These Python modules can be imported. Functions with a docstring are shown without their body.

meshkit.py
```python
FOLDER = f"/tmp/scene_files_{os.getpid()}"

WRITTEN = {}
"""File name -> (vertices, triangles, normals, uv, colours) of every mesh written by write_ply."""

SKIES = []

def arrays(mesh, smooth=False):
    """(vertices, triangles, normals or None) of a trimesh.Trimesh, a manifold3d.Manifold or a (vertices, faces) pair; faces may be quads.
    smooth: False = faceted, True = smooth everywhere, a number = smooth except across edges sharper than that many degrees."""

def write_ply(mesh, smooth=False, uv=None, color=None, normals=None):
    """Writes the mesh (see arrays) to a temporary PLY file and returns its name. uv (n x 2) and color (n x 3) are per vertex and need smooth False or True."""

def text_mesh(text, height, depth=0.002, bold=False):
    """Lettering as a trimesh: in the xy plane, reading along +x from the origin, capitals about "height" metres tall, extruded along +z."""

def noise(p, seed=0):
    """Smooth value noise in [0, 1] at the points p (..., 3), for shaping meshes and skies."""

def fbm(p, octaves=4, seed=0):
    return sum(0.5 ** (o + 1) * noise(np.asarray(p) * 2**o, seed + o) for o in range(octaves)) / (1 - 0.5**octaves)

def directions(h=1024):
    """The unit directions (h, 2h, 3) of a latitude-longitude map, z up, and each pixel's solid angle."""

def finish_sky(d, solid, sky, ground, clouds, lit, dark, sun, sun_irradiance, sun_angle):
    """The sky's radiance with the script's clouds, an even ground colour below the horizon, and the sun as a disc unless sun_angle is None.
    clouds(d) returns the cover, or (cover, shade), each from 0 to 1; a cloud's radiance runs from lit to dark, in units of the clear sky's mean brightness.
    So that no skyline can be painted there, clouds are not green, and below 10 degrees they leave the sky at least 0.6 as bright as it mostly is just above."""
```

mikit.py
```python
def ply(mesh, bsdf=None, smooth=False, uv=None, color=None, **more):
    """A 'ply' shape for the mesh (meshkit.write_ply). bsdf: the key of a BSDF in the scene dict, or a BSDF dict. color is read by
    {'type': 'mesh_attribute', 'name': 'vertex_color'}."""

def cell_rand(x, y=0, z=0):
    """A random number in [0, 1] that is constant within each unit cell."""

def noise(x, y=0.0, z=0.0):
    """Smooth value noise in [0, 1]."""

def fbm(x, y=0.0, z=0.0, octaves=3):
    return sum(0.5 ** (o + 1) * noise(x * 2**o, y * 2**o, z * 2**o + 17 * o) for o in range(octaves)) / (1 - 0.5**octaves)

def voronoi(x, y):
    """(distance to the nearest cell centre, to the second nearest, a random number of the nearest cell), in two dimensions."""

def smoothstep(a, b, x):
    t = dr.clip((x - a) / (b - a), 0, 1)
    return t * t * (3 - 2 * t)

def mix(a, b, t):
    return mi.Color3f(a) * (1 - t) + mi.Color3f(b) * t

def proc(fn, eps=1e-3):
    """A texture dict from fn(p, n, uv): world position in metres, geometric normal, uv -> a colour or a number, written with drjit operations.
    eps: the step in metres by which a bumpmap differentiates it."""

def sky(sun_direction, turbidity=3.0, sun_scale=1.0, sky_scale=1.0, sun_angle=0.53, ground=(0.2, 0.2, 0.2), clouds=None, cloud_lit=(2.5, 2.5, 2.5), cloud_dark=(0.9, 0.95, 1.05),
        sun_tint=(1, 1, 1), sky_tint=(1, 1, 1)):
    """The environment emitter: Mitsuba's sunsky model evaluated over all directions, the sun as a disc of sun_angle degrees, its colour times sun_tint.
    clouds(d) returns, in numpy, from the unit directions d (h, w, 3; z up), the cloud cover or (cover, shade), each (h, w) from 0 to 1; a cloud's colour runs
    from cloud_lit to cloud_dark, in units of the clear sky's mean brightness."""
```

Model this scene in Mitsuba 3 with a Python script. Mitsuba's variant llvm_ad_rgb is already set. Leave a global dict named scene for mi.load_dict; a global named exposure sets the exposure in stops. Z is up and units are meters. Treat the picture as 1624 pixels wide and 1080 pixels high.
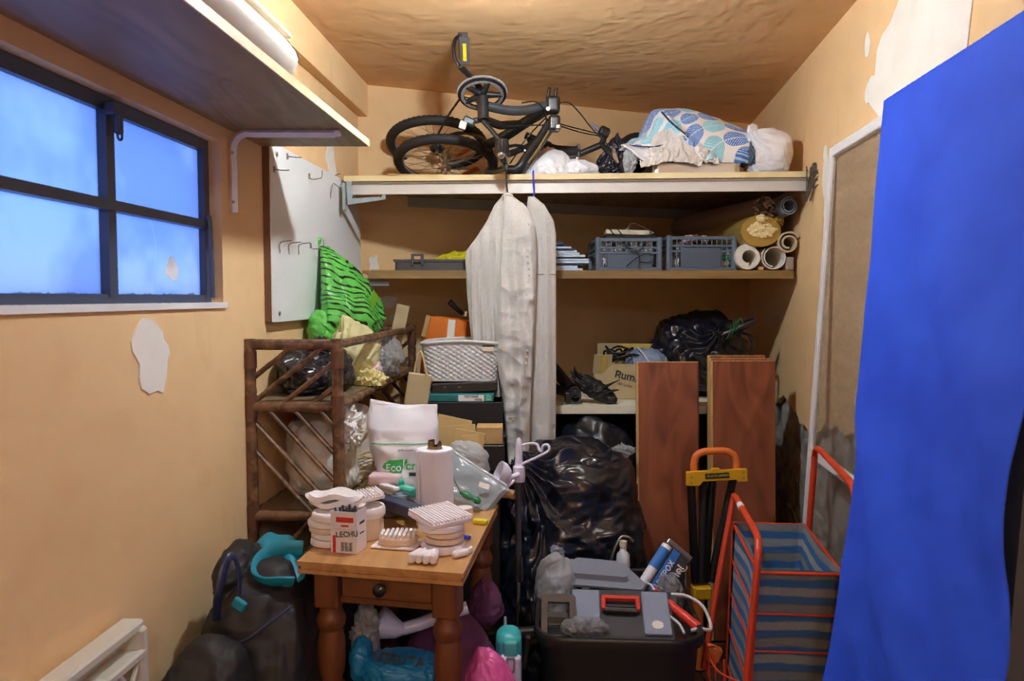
import math, random
import numpy as np, trimesh, drjit as dr, mitsuba as mi
import mikit, meshkit
from mikit import noise, fbm, voronoi, smoothstep, mix
from shapely.geometry import Polygon, box as sbox
from shapely import affinity

T = mi.ScalarTransform4f
scene, labels = {'type': 'scene'}, {}

# ------------------------------------------------------------------ camera, light, exposure
PITCH = math.atan(68 / 1244)
scene['camera'] = {'type': 'thinlens', 'fov': math.degrees(2 * math.atan(812 / 1244)), 'fov_axis': 'x', 'aperture_radius': 0.0022, 'focus_distance': 3.2,
                   'near_clip': 0.05, 'far_clip': 60.0,
                   'to_world': T().look_at(origin=[0, 0, 1.5], target=[0, math.cos(PITCH), 1.5 - math.sin(PITCH)], up=[0, 0, 1])}
exposure = 0.0
SKY_RGB = [0.38, 0.80, 2.3]          # dusk sky behind the frosted window
TUBE_RGB = [104, 121, 133]             # tubes of the unseen lamp behind the camera (radiance)
scene['sky'] = {'type': 'constant', 'radiance': {'type': 'rgb', 'value': SKY_RGB}}
BULB = (-0.03, 2.30, 2.437, 0.04)      # unseen ceiling bulb above the frame, placed to light the back wall: x, y, z, radius
BULB_RGB = [750, 862, 945]
UNSEEN_LAMPS = [(0.15, -2.0, -0.8, 2.425)]   # x, y from, y to, z of the unseen tube lamp behind the camera, placed to light the shelf depths

# ------------------------------------------------------------------ materials
def rgb(c):
    return {'type': 'rgb', 'value': [((v / 255 + 0.055) / 1.055) ** 2.4 if v > 10.3 else v / 255 / 12.92 for v in c]}

def lin(c):
    return rgb(c)['value']

def mat(name, color, rough=0.6, metallic=0.0, spec=0.5, two=True, bump=None, **k):
    d = {'type': 'principled', 'base_color': rgb(color) if isinstance(color, tuple) else mikit.proc(color), 'roughness': rough, 'metallic': metallic, 'specular': spec, **k}
    if bump is not None:
        d = {'type': 'bumpmap', 'arbitrary': mikit.proc(bump[0], bump[2] if len(bump) > 2 else 2e-3), 'scale': bump[1], 'bsdf': d}
    scene[name] = {'type': 'twosided', 'bsdf': d} if two else d
    return name

def paint(base, dirt, scale=1.0):
    b, d = lin(base), lin(dirt)
    def f(p, n, uv):
        a = fbm(p.x * 1.7 * scale, p.y * 1.7 * scale, p.z * 1.7 * scale, 3)
        s = fbm(p.x * 9 + 3, p.y * 9, p.z * 9, 3)
        m = smoothstep(0.66, 0.80, fbm(p.x * 14 + 40, p.y * 14, p.z * 5, 3))
        return mix(b, d, dr.clip(0.28 * smoothstep(0.35, 0.75, a) + 0.22 * smoothstep(0.45, 0.8, s) + 0.25 * m, 0, 1))
    return f

def wall_bump(p, n, uv):
    return fbm(p.x * 30, p.y * 30, p.z * 30, 3) + 0.6 * noise(p.x * 9, p.y * 9, p.z * 9)

def fine_bump(p, n, uv):
    return fbm(p.x * 120, p.y * 120, p.z * 120, 2)

mat('m_wall', paint((235, 198, 147), (215, 172, 120)), 0.75, spec=0.25, bump=(wall_bump, 0.0022, 3e-3))
mat('m_ceiling', paint((222, 180, 131), (200, 154, 106), 0.8), 0.7, spec=0.25, bump=(wall_bump, 0.005, 4e-3))
mat('m_filler', paint((238, 233, 222), (222, 214, 200), 3.0), 0.85, spec=0.2, bump=(fine_bump, 0.0008))
def floor_col(p, n, uv):
    return mix(lin((74, 44, 36)), lin((46, 34, 30)), fbm(p.x * 6, p.y * 6, 0, 3))
mat('m_floor', floor_col, 0.5)
mat('m_grout', (70, 62, 55), 0.9)

def masonry(p, n, uv):
    c = mix(lin((176, 169, 158)), lin((122, 117, 110)), smoothstep(0.3, 0.75, fbm(p.x * 12, p.y * 12, p.z * 12, 4)))
    return mix(c, lin((160, 112, 84)), 0.5 * smoothstep(0.68, 0.78, fbm(p.x * 7 + 9, p.y * 7, p.z * 7, 3)))
mat('m_masonry', masonry, 0.95, spec=0.1, bump=(fine_bump, 0.003))
mat('m_plaster_edge', (205, 196, 180), 0.9, spec=0.1)

def wood(c1, c2, axis, fx=60.0, fl=4.0, warp=2.5, seed=0):
    a, b = lin(c1), lin(c2)
    def f(p, n, uv):
        q = [p.x, p.y, p.z]
        l = q.pop(axis)
        w = fbm(q[0] * 6 + seed, q[1] * 6, l * 1.3, 3)
        g = noise(q[0] * fx + warp * w * 6, q[1] * fx + seed, l * fl)
        h = dr.abs(2 * noise(w * 14, q[0] * 9, l * 0.9 + seed) - 1)
        return mix(a, b, dr.clip(0.55 * g + 0.5 * h, 0, 1))
    return f
mat('m_board_edge', wood((236, 222, 176), (206, 182, 126), 0, 40, 3), 0.5)
mat('m_board_top', wood((176, 148, 96), (140, 112, 66), 0, 40, 3), 0.5)
mat('m_shelf_under', wood((142, 118, 92), (104, 84, 62), 1, 60, 2, seed=3), 0.5)
mat('m_alu', (205, 200, 192), 0.42, metallic=0.15)
mat('m_mid_edge', wood((150, 120, 70), (98, 74, 40), 0, 50, 3, seed=7), 0.55)
mat('m_low_edge', (232, 224, 200), 0.5)
mat('m_rail', (150, 142, 132), 0.6)
mat('m_plank', wood((152, 88, 60), (90, 44, 30), 2, 40, 1.6, seed=1), 0.38)
mat('m_plank_edge', wood((206, 172, 112), (170, 132, 80), 2, 80, 3), 0.6)
mat('m_table_top', wood((198, 150, 92), (160, 110, 60), 1, 60, 4, seed=5), 0.32, clearcoat=0.4, clearcoat_gloss=0.7)
mat('m_table_wood_shaded', wood((112, 64, 34), (74, 40, 20), 2, 50, 4, seed=2), 0.38)  # legs and apron wood, darkened in colour for the shade under the top
mat('m_table_drawer_shaded', wood((118, 70, 36), (80, 44, 22), 0, 50, 4, seed=8), 0.38)  # drawer wood, shade put into its colour as well
def bamboo(p, n, uv):
    g = fbm(p.x * 26, p.y * 26, p.z * 26, 3)
    return mix(mix(lin((116, 86, 64)), lin((68, 48, 38)), smoothstep(0.3, 0.7, g)), lin((156, 116, 82)), 0.3 * smoothstep(0.62, 0.75, noise(p.x * 60, p.y * 60, p.z * 60)))
mat('m_bamboo', bamboo, 0.3)
mat('m_rattan', (92, 58, 40), 0.5, bump=(lambda p, n, uv: noise(p.x * 40, p.y * 40, p.z * 260), 0.001))
mat('m_etagere_shelf', wood((120, 104, 84), (84, 70, 56), 1, 40, 4, seed=4), 0.35)

mat('m_frame_blue', (52, 62, 84), 0.45, bump=(fine_bump, 0.0006))
mat('m_white_paint', (234, 232, 230), 0.4)
mat('m_white_plastic', (240, 240, 244), 0.35)
mat('m_lav_plastic', (232, 230, 244), 0.32)
mat('m_offwhite_plastic', (204, 200, 186), 0.5)
mat('m_pegboard', (226, 226, 224), 0.42)
mat('m_brown_edge', (104, 74, 50), 0.7)
mat('m_grey_bracket', (140, 152, 156), 0.45)
mat('m_hook', (122, 116, 110), 0.35, metallic=0.4)
mat('m_chrome', (215, 215, 218), 0.14, metallic=1.0)
mat('m_steel', (168, 166, 162), 0.3, metallic=1.0)
mat('m_rim', (150, 148, 146), 0.35, metallic=0.3)
mat('m_alu_tray', (214, 210, 204), 0.28, metallic=0.9)
mat('m_black_plastic', (22, 22, 25), 0.38)
mat('m_black_matt', (17, 17, 19), 0.75)
mat('m_black_gloss', (20, 21, 24), 0.2)
mat('m_tyre', (30, 30, 32), 0.7)
mat('m_bike_black', (26, 27, 31), 0.25, clearcoat=0.5)
mat('m_bike_grey', (70, 74, 80), 0.28, metallic=0.4)
mat('m_gold_stripe', (150, 118, 60), 0.4)
mat('m_amber', (246, 176, 24), 0.3)
mat('m_reflector', (216, 96, 28), 0.3)
mat('m_darkgrey_plastic', (60, 60, 64), 0.42)
mat('m_blue_hanger', (44, 62, 206), 0.3)
mat('m_blackbag', (15, 20, 32), 0.22, spec=0.7)
mat('m_blackbag_soft', (22, 26, 36), 0.38, spec=0.6)
mat('m_whitebag', (238, 238, 240), 0.35, spec=0.5)
mat('m_sackcloth', (222, 214, 200), 0.7)
def linen_col(p, n, uv):
    g = noise(p.x * 420, p.y * 420, p.z * 60) * 0.5 + noise(p.x * 60, p.y * 60, p.z * 520) * 0.5
    return mix(lin((218, 215, 210)), lin((190, 186, 178)), dr.clip(g * 0.9 + 0.25 * fbm(p.x * 14, p.y * 14, p.z * 14, 2), 0, 1))
mat('m_linen', linen_col, 0.9, spec=0.15, sheen=0.3)
mat('m_linen_seam', (150, 140, 122), 0.9)
mat('m_rag', (222, 216, 208), 0.9, spec=0.15)
def blue_col(p, n, uv):
    return mix(lin((50, 94, 232)), lin((34, 68, 198)), fbm(p.x * 7, p.y * 7, p.z * 7, 3))
mat('m_blue_sheet', blue_col, 0.75, spec=0.2, sheen=0.25, bump=(lambda p, n, uv: fbm(p.x * 10, p.y * 16, p.z * 16, 3), 0.006, 6e-3))
mat('m_dust_mark', (150, 165, 230), 0.9)
mat('m_dark_grey', (64, 68, 74), 0.6)
def leaf_col(p, n, uv):
    # printed monstera-style leaves: cells with a midrib and side veins
    c, s = math.cos(0.5), math.sin(0.5)
    u = (uv.x * c + uv.y * s) * 5.4
    v = (-uv.x * s + uv.y * c) * 8.0
    iu, iv = dr.floor(u), dr.floor(v)
    off = mikit.cell_rand(iv, 3, 1) * 0.8
    u2 = u + off
    iu = dr.floor(u2)
    a, b = u2 - iu - 0.5, v - iv - 0.5
    r = dr.square(a / 0.5) + dr.square(b / 0.47)
    inside = 1 - smoothstep(0.88, 1.0, r)
    vein = smoothstep(0.62, 0.86, dr.abs(dr.sin((a * 1.2 + dr.abs(b) * 1.3) * 24.0)))
    rib = 1 - smoothstep(0.015, 0.035, dr.abs(b))
    t = mikit.cell_rand(iu, iv, 7)
    blue = mix(lin((62, 122, 206)), lin((34, 88, 184)), noise(u2 * 3, v * 3, 0))
    aqua = mix(lin((150, 214, 226)), lin((108, 196, 218)), noise(u2 * 3, v * 3, 5))
    leaf = dr.select(t < 0.5, blue, aqua)
    leaf = mix(leaf, lin((214, 234, 242)), dr.clip(vein * 0.65 + rib * 0.8, 0, 1))
    return mix(lin((236, 234, 232)), leaf, inside)
mat('m_leaf_fabric', leaf_col, 0.6)
def zebra(p, n, uv):
    w = fbm(p.x * 7, p.y * 7, p.z * 7, 2)
    q = (p.z * 0.93 + p.y * 0.25 + p.x * 0.3) * 250 + w * 34
    s = dr.sin(q) - 0.55 + 1.3 * (noise(p.x * 40, p.y * 40, p.z * 40) - 0.5)
    return mix(lin((88, 180, 74)), lin((20, 34, 18)), smoothstep(0.0, 0.16, s))
mat('m_zebra_bag', zebra, 0.34, spec=0.5)
mat('m_green_plain', (90, 180, 74), 0.34)
mat('m_green_tape', (112, 176, 44), 0.4)
mat('m_crate_blue', (84, 100, 116), 0.45)
mat('m_crate_panel', (72, 86, 104), 0.5)
mat('m_cream', (226, 216, 182), 0.5)
mat('m_gold', (190, 160, 84), 0.35, metallic=0.5, bump=(lambda p, n, uv: noise(p.x * 160, p.y * 160, p.z * 160), 0.003))
mat('m_foamcream', (236, 214, 160), 0.7)
mat('m_rug', (118, 94, 70), 0.95)
mat('m_rug_dark', (92, 72, 54), 0.95)
mat('m_bluefoam', (118, 132, 146), 0.6)
mat('m_white_roll', (226, 220, 208), 0.6)
mat('m_beige_roll', (196, 180, 152), 0.7)
mat('m_concrete', (160, 150, 140), 0.9)
mat('m_booklet', (196, 214, 232), 0.5)
mat('m_booklet_dark', (52, 66, 92), 0.5)
mat('m_yellow', (226, 206, 40), 0.45)
def card_col(p, n, uv):
    return mix(lin((196, 162, 112)), lin((170, 134, 88)), fbm(p.x * 20, p.y * 20, p.z * 20, 3))
mat('m_card', card_col, 0.8, spec=0.2)
mat('m_kraft', (200, 168, 116), 0.8, spec=0.2)
mat('m_envelope', (212, 180, 120), 0.7)
mat('m_tanbox', paint((186, 168, 128), (150, 130, 88), 4.0), 0.75)
mat('m_tape', (204, 180, 90), 0.35)
mat('m_orange_box', (216, 116, 40), 0.6)
mat('m_paperlabel', (228, 224, 216), 0.6)
mat('m_basket', (206, 204, 200), 0.45)
mat('m_teal_binder', (24, 104, 104), 0.45)
mat('m_ink', (40, 42, 46), 0.7)
mat('m_ink_green', (54, 164, 84), 0.6)
mat('m_ink_blue', (52, 116, 196), 0.6)
mat('m_ink_white', (240, 240, 240), 0.6)
mat('m_ink_red', (196, 50, 46), 0.6)
mat('m_plaster', (236, 230, 228), 0.7)
mat('m_plaster_warm', (226, 204, 180), 0.7)
mat('m_tin_white', (228, 222, 222), 0.4)
mat('m_brush', (56, 56, 62), 0.9)
mat('m_navy', (38, 46, 76), 0.4)
mat('m_mint', (74, 196, 170), 0.35)
mat('m_palepink', (222, 196, 200), 0.5)
mat('m_towel', (238, 238, 240), 0.95, spec=0.1, bump=(lambda p, n, uv: voronoi((p.x + p.y) * 190, p.z * 190)[0], 0.0016))
mat('m_bronze', (136, 108, 76), 0.3, metallic=0.8)
mat('m_green_handle', (20, 116, 70), 0.3)
mat('m_raffia', (196, 170, 118), 0.8)
mat('m_dowel', (204, 160, 108), 0.5)
mat('m_nylon', (14, 15, 19), 0.62, bump=(fine_bump, 0.0004))
mat('m_teal_lining', (22, 132, 158), 0.5)
mat('m_navy_trim', (26, 34, 70), 0.35)
mat('m_teal_tank', (70, 186, 186), 0.35)
mat('m_red_tube', (206, 66, 36), 0.35)
mat('m_orange_handle', (222, 116, 50), 0.5)
mat('m_yellow_metal', (222, 166, 30), 0.45)
mat('m_greyblue_lid', (132, 138, 152), 0.45)
mat('m_toolbox', (56, 58, 64), 0.5)
mat('m_toolbox_lid', (138, 148, 168), 0.35)
mat('m_brown_plastic', (84, 76, 72), 0.45)
mat('m_red_plastic', (222, 62, 46), 0.4)
mat('m_cable_white', (214, 214, 214), 0.5)
mat('m_label_black', (34, 30, 24), 0.5)
mat('m_yellow_text', (190, 170, 70), 0.5)
mat('m_blue_pouch', (128, 146, 174), 0.6)
mat('m_blue_pack', (26, 120, 176), 0.35)
mat('m_pink_bag', (226, 92, 156), 0.4)
mat('m_purple_cloth', (78, 38, 72), 0.8)
mat('m_green_wire', (30, 84, 48), 0.7)
mat('m_wire_grey', (74, 68, 60), 0.6)
mat('m_pink_toy', (226, 186, 178), 0.6)
mat('m_brown_toy', (130, 88, 70), 0.7)
mat('m_teal_toy', (44, 150, 130), 0.5)
def stripes_in(p, n, uv):
    t = uv.y + 0.015 * (fbm(p.x * 20, p.y * 20, p.z * 20, 2) - 0.5)
    s = dr.sin(t * 74) * 0.5 + 0.5
    w = noise(p.x * 500, p.y * 500, p.z * 120)
    c = mix(lin((54, 102, 156)), lin((146, 150, 148)), smoothstep(0.25, 0.75, s))
    c = mix(c, lin((92, 90, 92)), 0.45 * smoothstep(0.55, 0.9, dr.sin(t * 37 + 1) * 0.5 + 0.5))
    return mix(c, lin((60, 84, 120)), 0.3 * w)
mat('m_stripe_cloth', stripes_in, 0.85, spec=0.2)
scene['m_clear'] = {'type': 'principledthin', 'base_color': rgb((240, 242, 244)), 'roughness': 0.10, 'spec_trans': 0.82, 'diff_trans': 0.5, 'eta': 1.5}
scene['m_cup'] = {'type': 'thindielectric', 'int_ior': 1.49}
mat('m_screen', (112, 104, 96), 0.6)
scene['m_milky'] = {'type': 'principledthin', 'base_color': rgb((236, 238, 240)), 'roughness': 0.22, 'spec_trans': 0.42, 'diff_trans': 0.7, 'eta': 1.4}
scene['m_bubble'] = {'type': 'principledthin', 'base_color': rgb((240, 242, 244)), 'roughness': 0.10, 'spec_trans': 0.62, 'diff_trans': 0.6, 'eta': 1.45}
scene['m_yellow_thin'] = {'type': 'principledthin', 'base_color': rgb((250, 240, 186)), 'roughness': 0.25, 'spec_trans': 0.06, 'diff_trans': 0.7, 'eta': 1.4}
scene['m_zip'] = {'type': 'principledthin', 'base_color': rgb((206, 216, 220)), 'roughness': 0.18, 'spec_trans': 0.35, 'diff_trans': 0.8, 'eta': 1.45}
def frosted(p, n, uv):
    a = fbm(p.y * 4.5, p.z * 4.5, 1.0, 4)
    c = mix(lin((196, 204, 220)), lin((246, 248, 250)), smoothstep(0.32, 0.68, a))
    crack = 1 - smoothstep(0.0, 0.004, dr.abs((p.y - 1.985) - 0.25 * (1.71 - p.z) - 0.03 * dr.sin(p.z * 20)))
    low = dr.select(dr.isfinite(p.z), smoothstep(0.004, 0.0, p.z - 1.501 - 0.012 * fbm(p.y * 60, 3, 0, 4)), 0)
    c = mix(c, lin((255, 255, 255)), 0.35 * crack * dr.select((p.z < 1.71) & (p.y > 1.85), 1.0, 0.0))
    return mix(c, lin((70, 96, 84)), 0.75 * low)
scene['m_frosted'] = {'type': 'principledthin', 'base_color': mikit.proc(frosted), 'roughness': 0.5, 'spec_trans': 0.0, 'diff_trans': 1.75, 'eta': 1.4}
scene['m_tube_glass'] = {'type': 'diffuse', 'reflectance': {'type': 'rgb', 'value': [0.8, 0.8, 0.8]}}

# ------------------------------------------------------------------ naming
def free_key(base):
    k, i = base, 0
    while k in scene or any(x.startswith(k + '__') for x in scene) or k in labels:
        i += 1
        k = f'{base}_{i:03d}'
    return k

def thing(name, label, cat, group=None):
    k = free_key(name)
    labels[k] = {'label': label, 'category': cat}
    if group:
        labels[k]['group'] = group
    return k

def part(parent, name, mesh, bsdf, smooth=False, label=None, uv=None, stuff=False):
    k = free_key(parent + '__' + name)
    scene[k] = mikit.ply(mesh, bsdf, smooth=smooth, uv=uv)
    if label:
        labels[k] = {'label': label}
    if stuff:
        labels.setdefault(k, {})['kind'] = 'stuff'
    return k

def solo(name, mesh, bsdf, label, cat, smooth=False, group=None, uv=None):
    k = free_key(name)
    scene[k] = mikit.ply(mesh, bsdf, smooth=smooth, uv=uv)
    labels[k] = {'label': label, 'category': cat}
    if group:
        labels[k]['group'] = group
    return k

def struct(name, mesh, bsdf, label=None, smooth=False):
    scene[name] = mikit.ply(mesh, bsdf, smooth=smooth)
    labels[name] = {'kind': 'structure'}
    if label:
        labels[name]['label'] = label
    return name

# ------------------------------------------------------------------ mesh tools
def tm(v, f):
    return trimesh.Trimesh(np.asarray(v, float), np.asarray(f, int), process=False)

def join(*ms):
    return trimesh.util.concatenate([m for m in ms])

def rot(m, axis, deg, about=(0, 0, 0)):
    m = m.copy()
    m.apply_transform(trimesh.transformations.rotation_matrix(math.radians(deg), axis, about))
    return m

def mv(m, x=0, y=0, z=0):
    m = m.copy()
    m.apply_translation((x, y, z))
    return m

def bx(c, s, b=0.003, rz=0, rx=0, ry=0):
    """bevelled box, centre c, full size s"""
    h = np.array(s, float) / 2
    b = min(b, 0.45 * h.min() * 2 / 2)
    pts = []
    for sx in (-1, 1):
        for sy in (-1, 1):
            for sz in (-1, 1):
                for k in range(3):
                    q = np.array([sx, sy, sz]) * (h - b)
                    q[k] = [sx, sy, sz][k] * h[k]
                    pts.append(q)
    m = trimesh.convex.convex_hull(np.array(pts))
    for ax, a in (((1, 0, 0), rx), ((0, 1, 0), ry), ((0, 0, 1), rz)):
        if a:
            m.apply_transform(trimesh.transformations.rotation_matrix(math.radians(a), ax))
    m.apply_translation(c)
    return m

def rb(c, s, r=0.02, rz=0, rx=0, ry=0, n=3):
    """rounded box (hull of spheres)"""
    h = np.array(s, float) / 2 - r
    sp = trimesh.creation.icosphere(subdivisions=1, radius=r).vertices if n < 3 else trimesh.creation.icosphere(subdivisions=2, radius=r).vertices
    pts = np.vstack([sp + h * np.array([a, b, c_]) for a in (-1, 1) for b in (-1, 1) for c_ in (-1, 1)])
    m = trimesh.convex.convex_hull(pts)
    for ax, a in (((1, 0, 0), rx), ((0, 1, 0), ry), ((0, 0, 1), rz)):
        if a:
            m.apply_transform(trimesh.transformations.rotation_matrix(math.radians(a), ax))
    m.apply_translation(c)
    return m

def cr(pts, n=8):
    """Catmull-Rom through the points"""
    p = np.asarray(pts, float)
    if len(p) < 3:
        return p
    q = np.vstack([2 * p[0] - p[1], p, 2 * p[-1] - p[-2]])
    out = []
    for i in range(1, len(q) - 2):
        for t in np.linspace(0, 1, n, endpoint=False):
            a, b, c, d = q[i - 1], q[i], q[i + 1], q[i + 2]
            out.append(0.5 * (2 * b + (c - a) * t + (2 * a - 5 * b + 4 * c - d) * t * t + (3 * b - a - 3 * c + d) * t ** 3))
    out.append(p[-1])
    return np.array(out)

def rings_mesh(rings, caps=True, closed=False):
    n, m = len(rings), len(rings[0])
    v = np.vstack(rings)
    f = []
    last = n if closed else n - 1
    for i in range(last):
        a0, b0 = i * m, ((i + 1) % n) * m
        for j in range(m):
            k = (j + 1) % m
            f += [(a0 + j, b0 + k, b0 + j), (a0 + j, a0 + k, b0 + k)]
    v = list(v)
    if caps and not closed:
        for i, flip in ((0, True), (n - 1, False)):
            c = len(v)
            v.append(np.mean(rings[i], axis=0))
            for j in range(m):
                k = (j + 1) % m
                f.append((i * m + k, i * m + j, c) if flip else (i * m + j, i * m + k, c))
    me = tm(v, f)
    if me.volume < 0:
        me.invert()
    return me

def tube(pts, r, seg=8, closed=False, caps=True, squash=1.0):
    p = np.asarray(pts, float)
    n = len(p)
    r = np.broadcast_to(np.asarray(r, float), (n,))
    t = np.gradient(p, axis=0) if not closed else (np.roll(p, -1, 0) - np.roll(p, 1, 0))
    t /= np.maximum(np.linalg.norm(t, axis=1, keepdims=True), 1e-12)
    u = np.cross(t[0], [0, 0, 1.0])
    if np.linalg.norm(u) < 1e-3:
        u = np.cross(t[0], [0, 1.0, 0])
    u /= np.linalg.norm(u)
    rings = []
    a = np.linspace(0, 2 * np.pi, seg, endpoint=False)
    for i in range(n):
        u = u - t[i] * (u @ t[i])
        u /= max(np.linalg.norm(u), 1e-9)
        w = np.cross(t[i], u)
        rings.append(p[i] + r[i] * (np.cos(a)[:, None] * u + squash * np.sin(a)[:, None] * w))
    return rings_mesh(rings, caps, closed)

def cyl(a, b, r, r2=None, seg=16):
    a, b = np.asarray(a, float), np.asarray(b, float)
    return tube([a, b], [r, r if r2 is None else r2], seg)

def lathe(prof, seg=24, c=(0, 0, 0)):
    """prof: list of (radius, z); closes on the axis"""
    a = np.linspace(0, 2 * np.pi, seg, endpoint=False)
    rings = [np.stack([max(r, 1e-4) * np.cos(a), max(r, 1e-4) * np.sin(a), np.full(seg, z)], 1) + np.asarray(c) for r, z in prof]
    return rings_mesh(rings)

def align(m, d, at=(0, 0, 0)):
    """turn +z of the mesh to direction d and move it"""
    d = np.asarray(d, float) / np.linalg.norm(d)
    m = m.copy()
    m.apply_transform(trimesh.geometry.align_vectors([0, 0, 1], d))
    m.apply_translation(at)
    return m

def torus(R, r, seg=40, sseg=10):
    a = np.linspace(0, 2 * np.pi, seg, endpoint=False)
    return tube(np.stack([R * np.cos(a), R * np.sin(a), 0 * a], 1), r, sseg, closed=True)

def prism(poly, d):
    p = poly if hasattr(poly, 'exterior') else Polygon(poly)
    return trimesh.creation.extrude_polygon(p, d, engine='earcut')

def slab(P, t=0.002, up=None):
    """thin solid cloth from a grid of points (n, m, 3); returns mesh and uv"""
    P = np.asarray(P, float)
    n, m = P.shape[:2]
    du, dv = np.gradient(P, axis=0), np.gradient(P, axis=1)
    N = np.cross(du, dv)
    N /= np.maximum(np.linalg.norm(N, axis=2, keepdims=True), 1e-12)
    A, B = (P + N * t / 2).reshape(-1, 3), (P - N * t / 2).reshape(-1, 3)
    f = []
    o = n * m
    for i in range(n - 1):
        for j in range(m - 1):
            a, b, c, d = i * m + j, (i + 1) * m + j, (i + 1) * m + j + 1, i * m + j + 1
            f += [(a, b, c), (a, c, d), (o + a, o + c, o + b), (o + a, o + d, o + c)]
    rim = [(i, 0) for i in range(n)] + [(n - 1, j) for j in range(1, m)] + [(i, m - 1) for i in range(n - 2, -1, -1)] + [(0, j) for j in range(m - 2, 0, -1)]
    for q in range(len(rim)):
        (i, j), (k, l) = rim[q], rim[(q + 1) % len(rim)]
        a, b = i * m + j, k * m + l
        f += [(a, o + b, b), (a, o + a, o + b)]
    U, V = np.meshgrid(np.linspace(0, 1, n), np.linspace(0, 1, m), indexing='ij')
    uv = np.tile(np.stack([U.ravel(), V.ravel()], 1), (2, 1))
    return tm(np.vstack([A, B]), f), uv

def sheetmesh(P):
    """single open sheet (for thin transparent bsdfs)"""
    P = np.asarray(P, float)
    n, m = P.shape[:2]
    f = []
    for i in range(n - 1):
        for j in range(m - 1):
            a, b, c, d = i * m + j, (i + 1) * m + j, (i + 1) * m + j + 1, i * m + j + 1
            f += [(a, b, c), (a, c, d)]
    return tm(P.reshape(-1, 3), f)

def ridged(p, seed):
    return 1 - np.abs(2 * meshkit.noise(p, seed) - 1)

def tri(x):
    return 2 * np.abs(x - np.floor(x) - 0.5) * 2 - 1

def facets(p, seed, k=7):
    """planar facets meeting in sharp straight creases: warped triangle waves in random directions"""
    r = np.random.RandomState(seed)
    w = np.stack([meshkit.fbm(p * .45 + 5.1 * q, 2, seed + q) for q in range(3)], -1) - .5
    q = p + w * 1.6
    out = 0
    for i in range(k):
        n = r.normal(size=3); n /= np.linalg.norm(n)
        f = r.uniform(.22, .55) * (1 + .28 * i)
        out = out + tri(q @ n * f + r.rand()) / (1 + .30 * i)
    return out / 2.4

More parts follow.
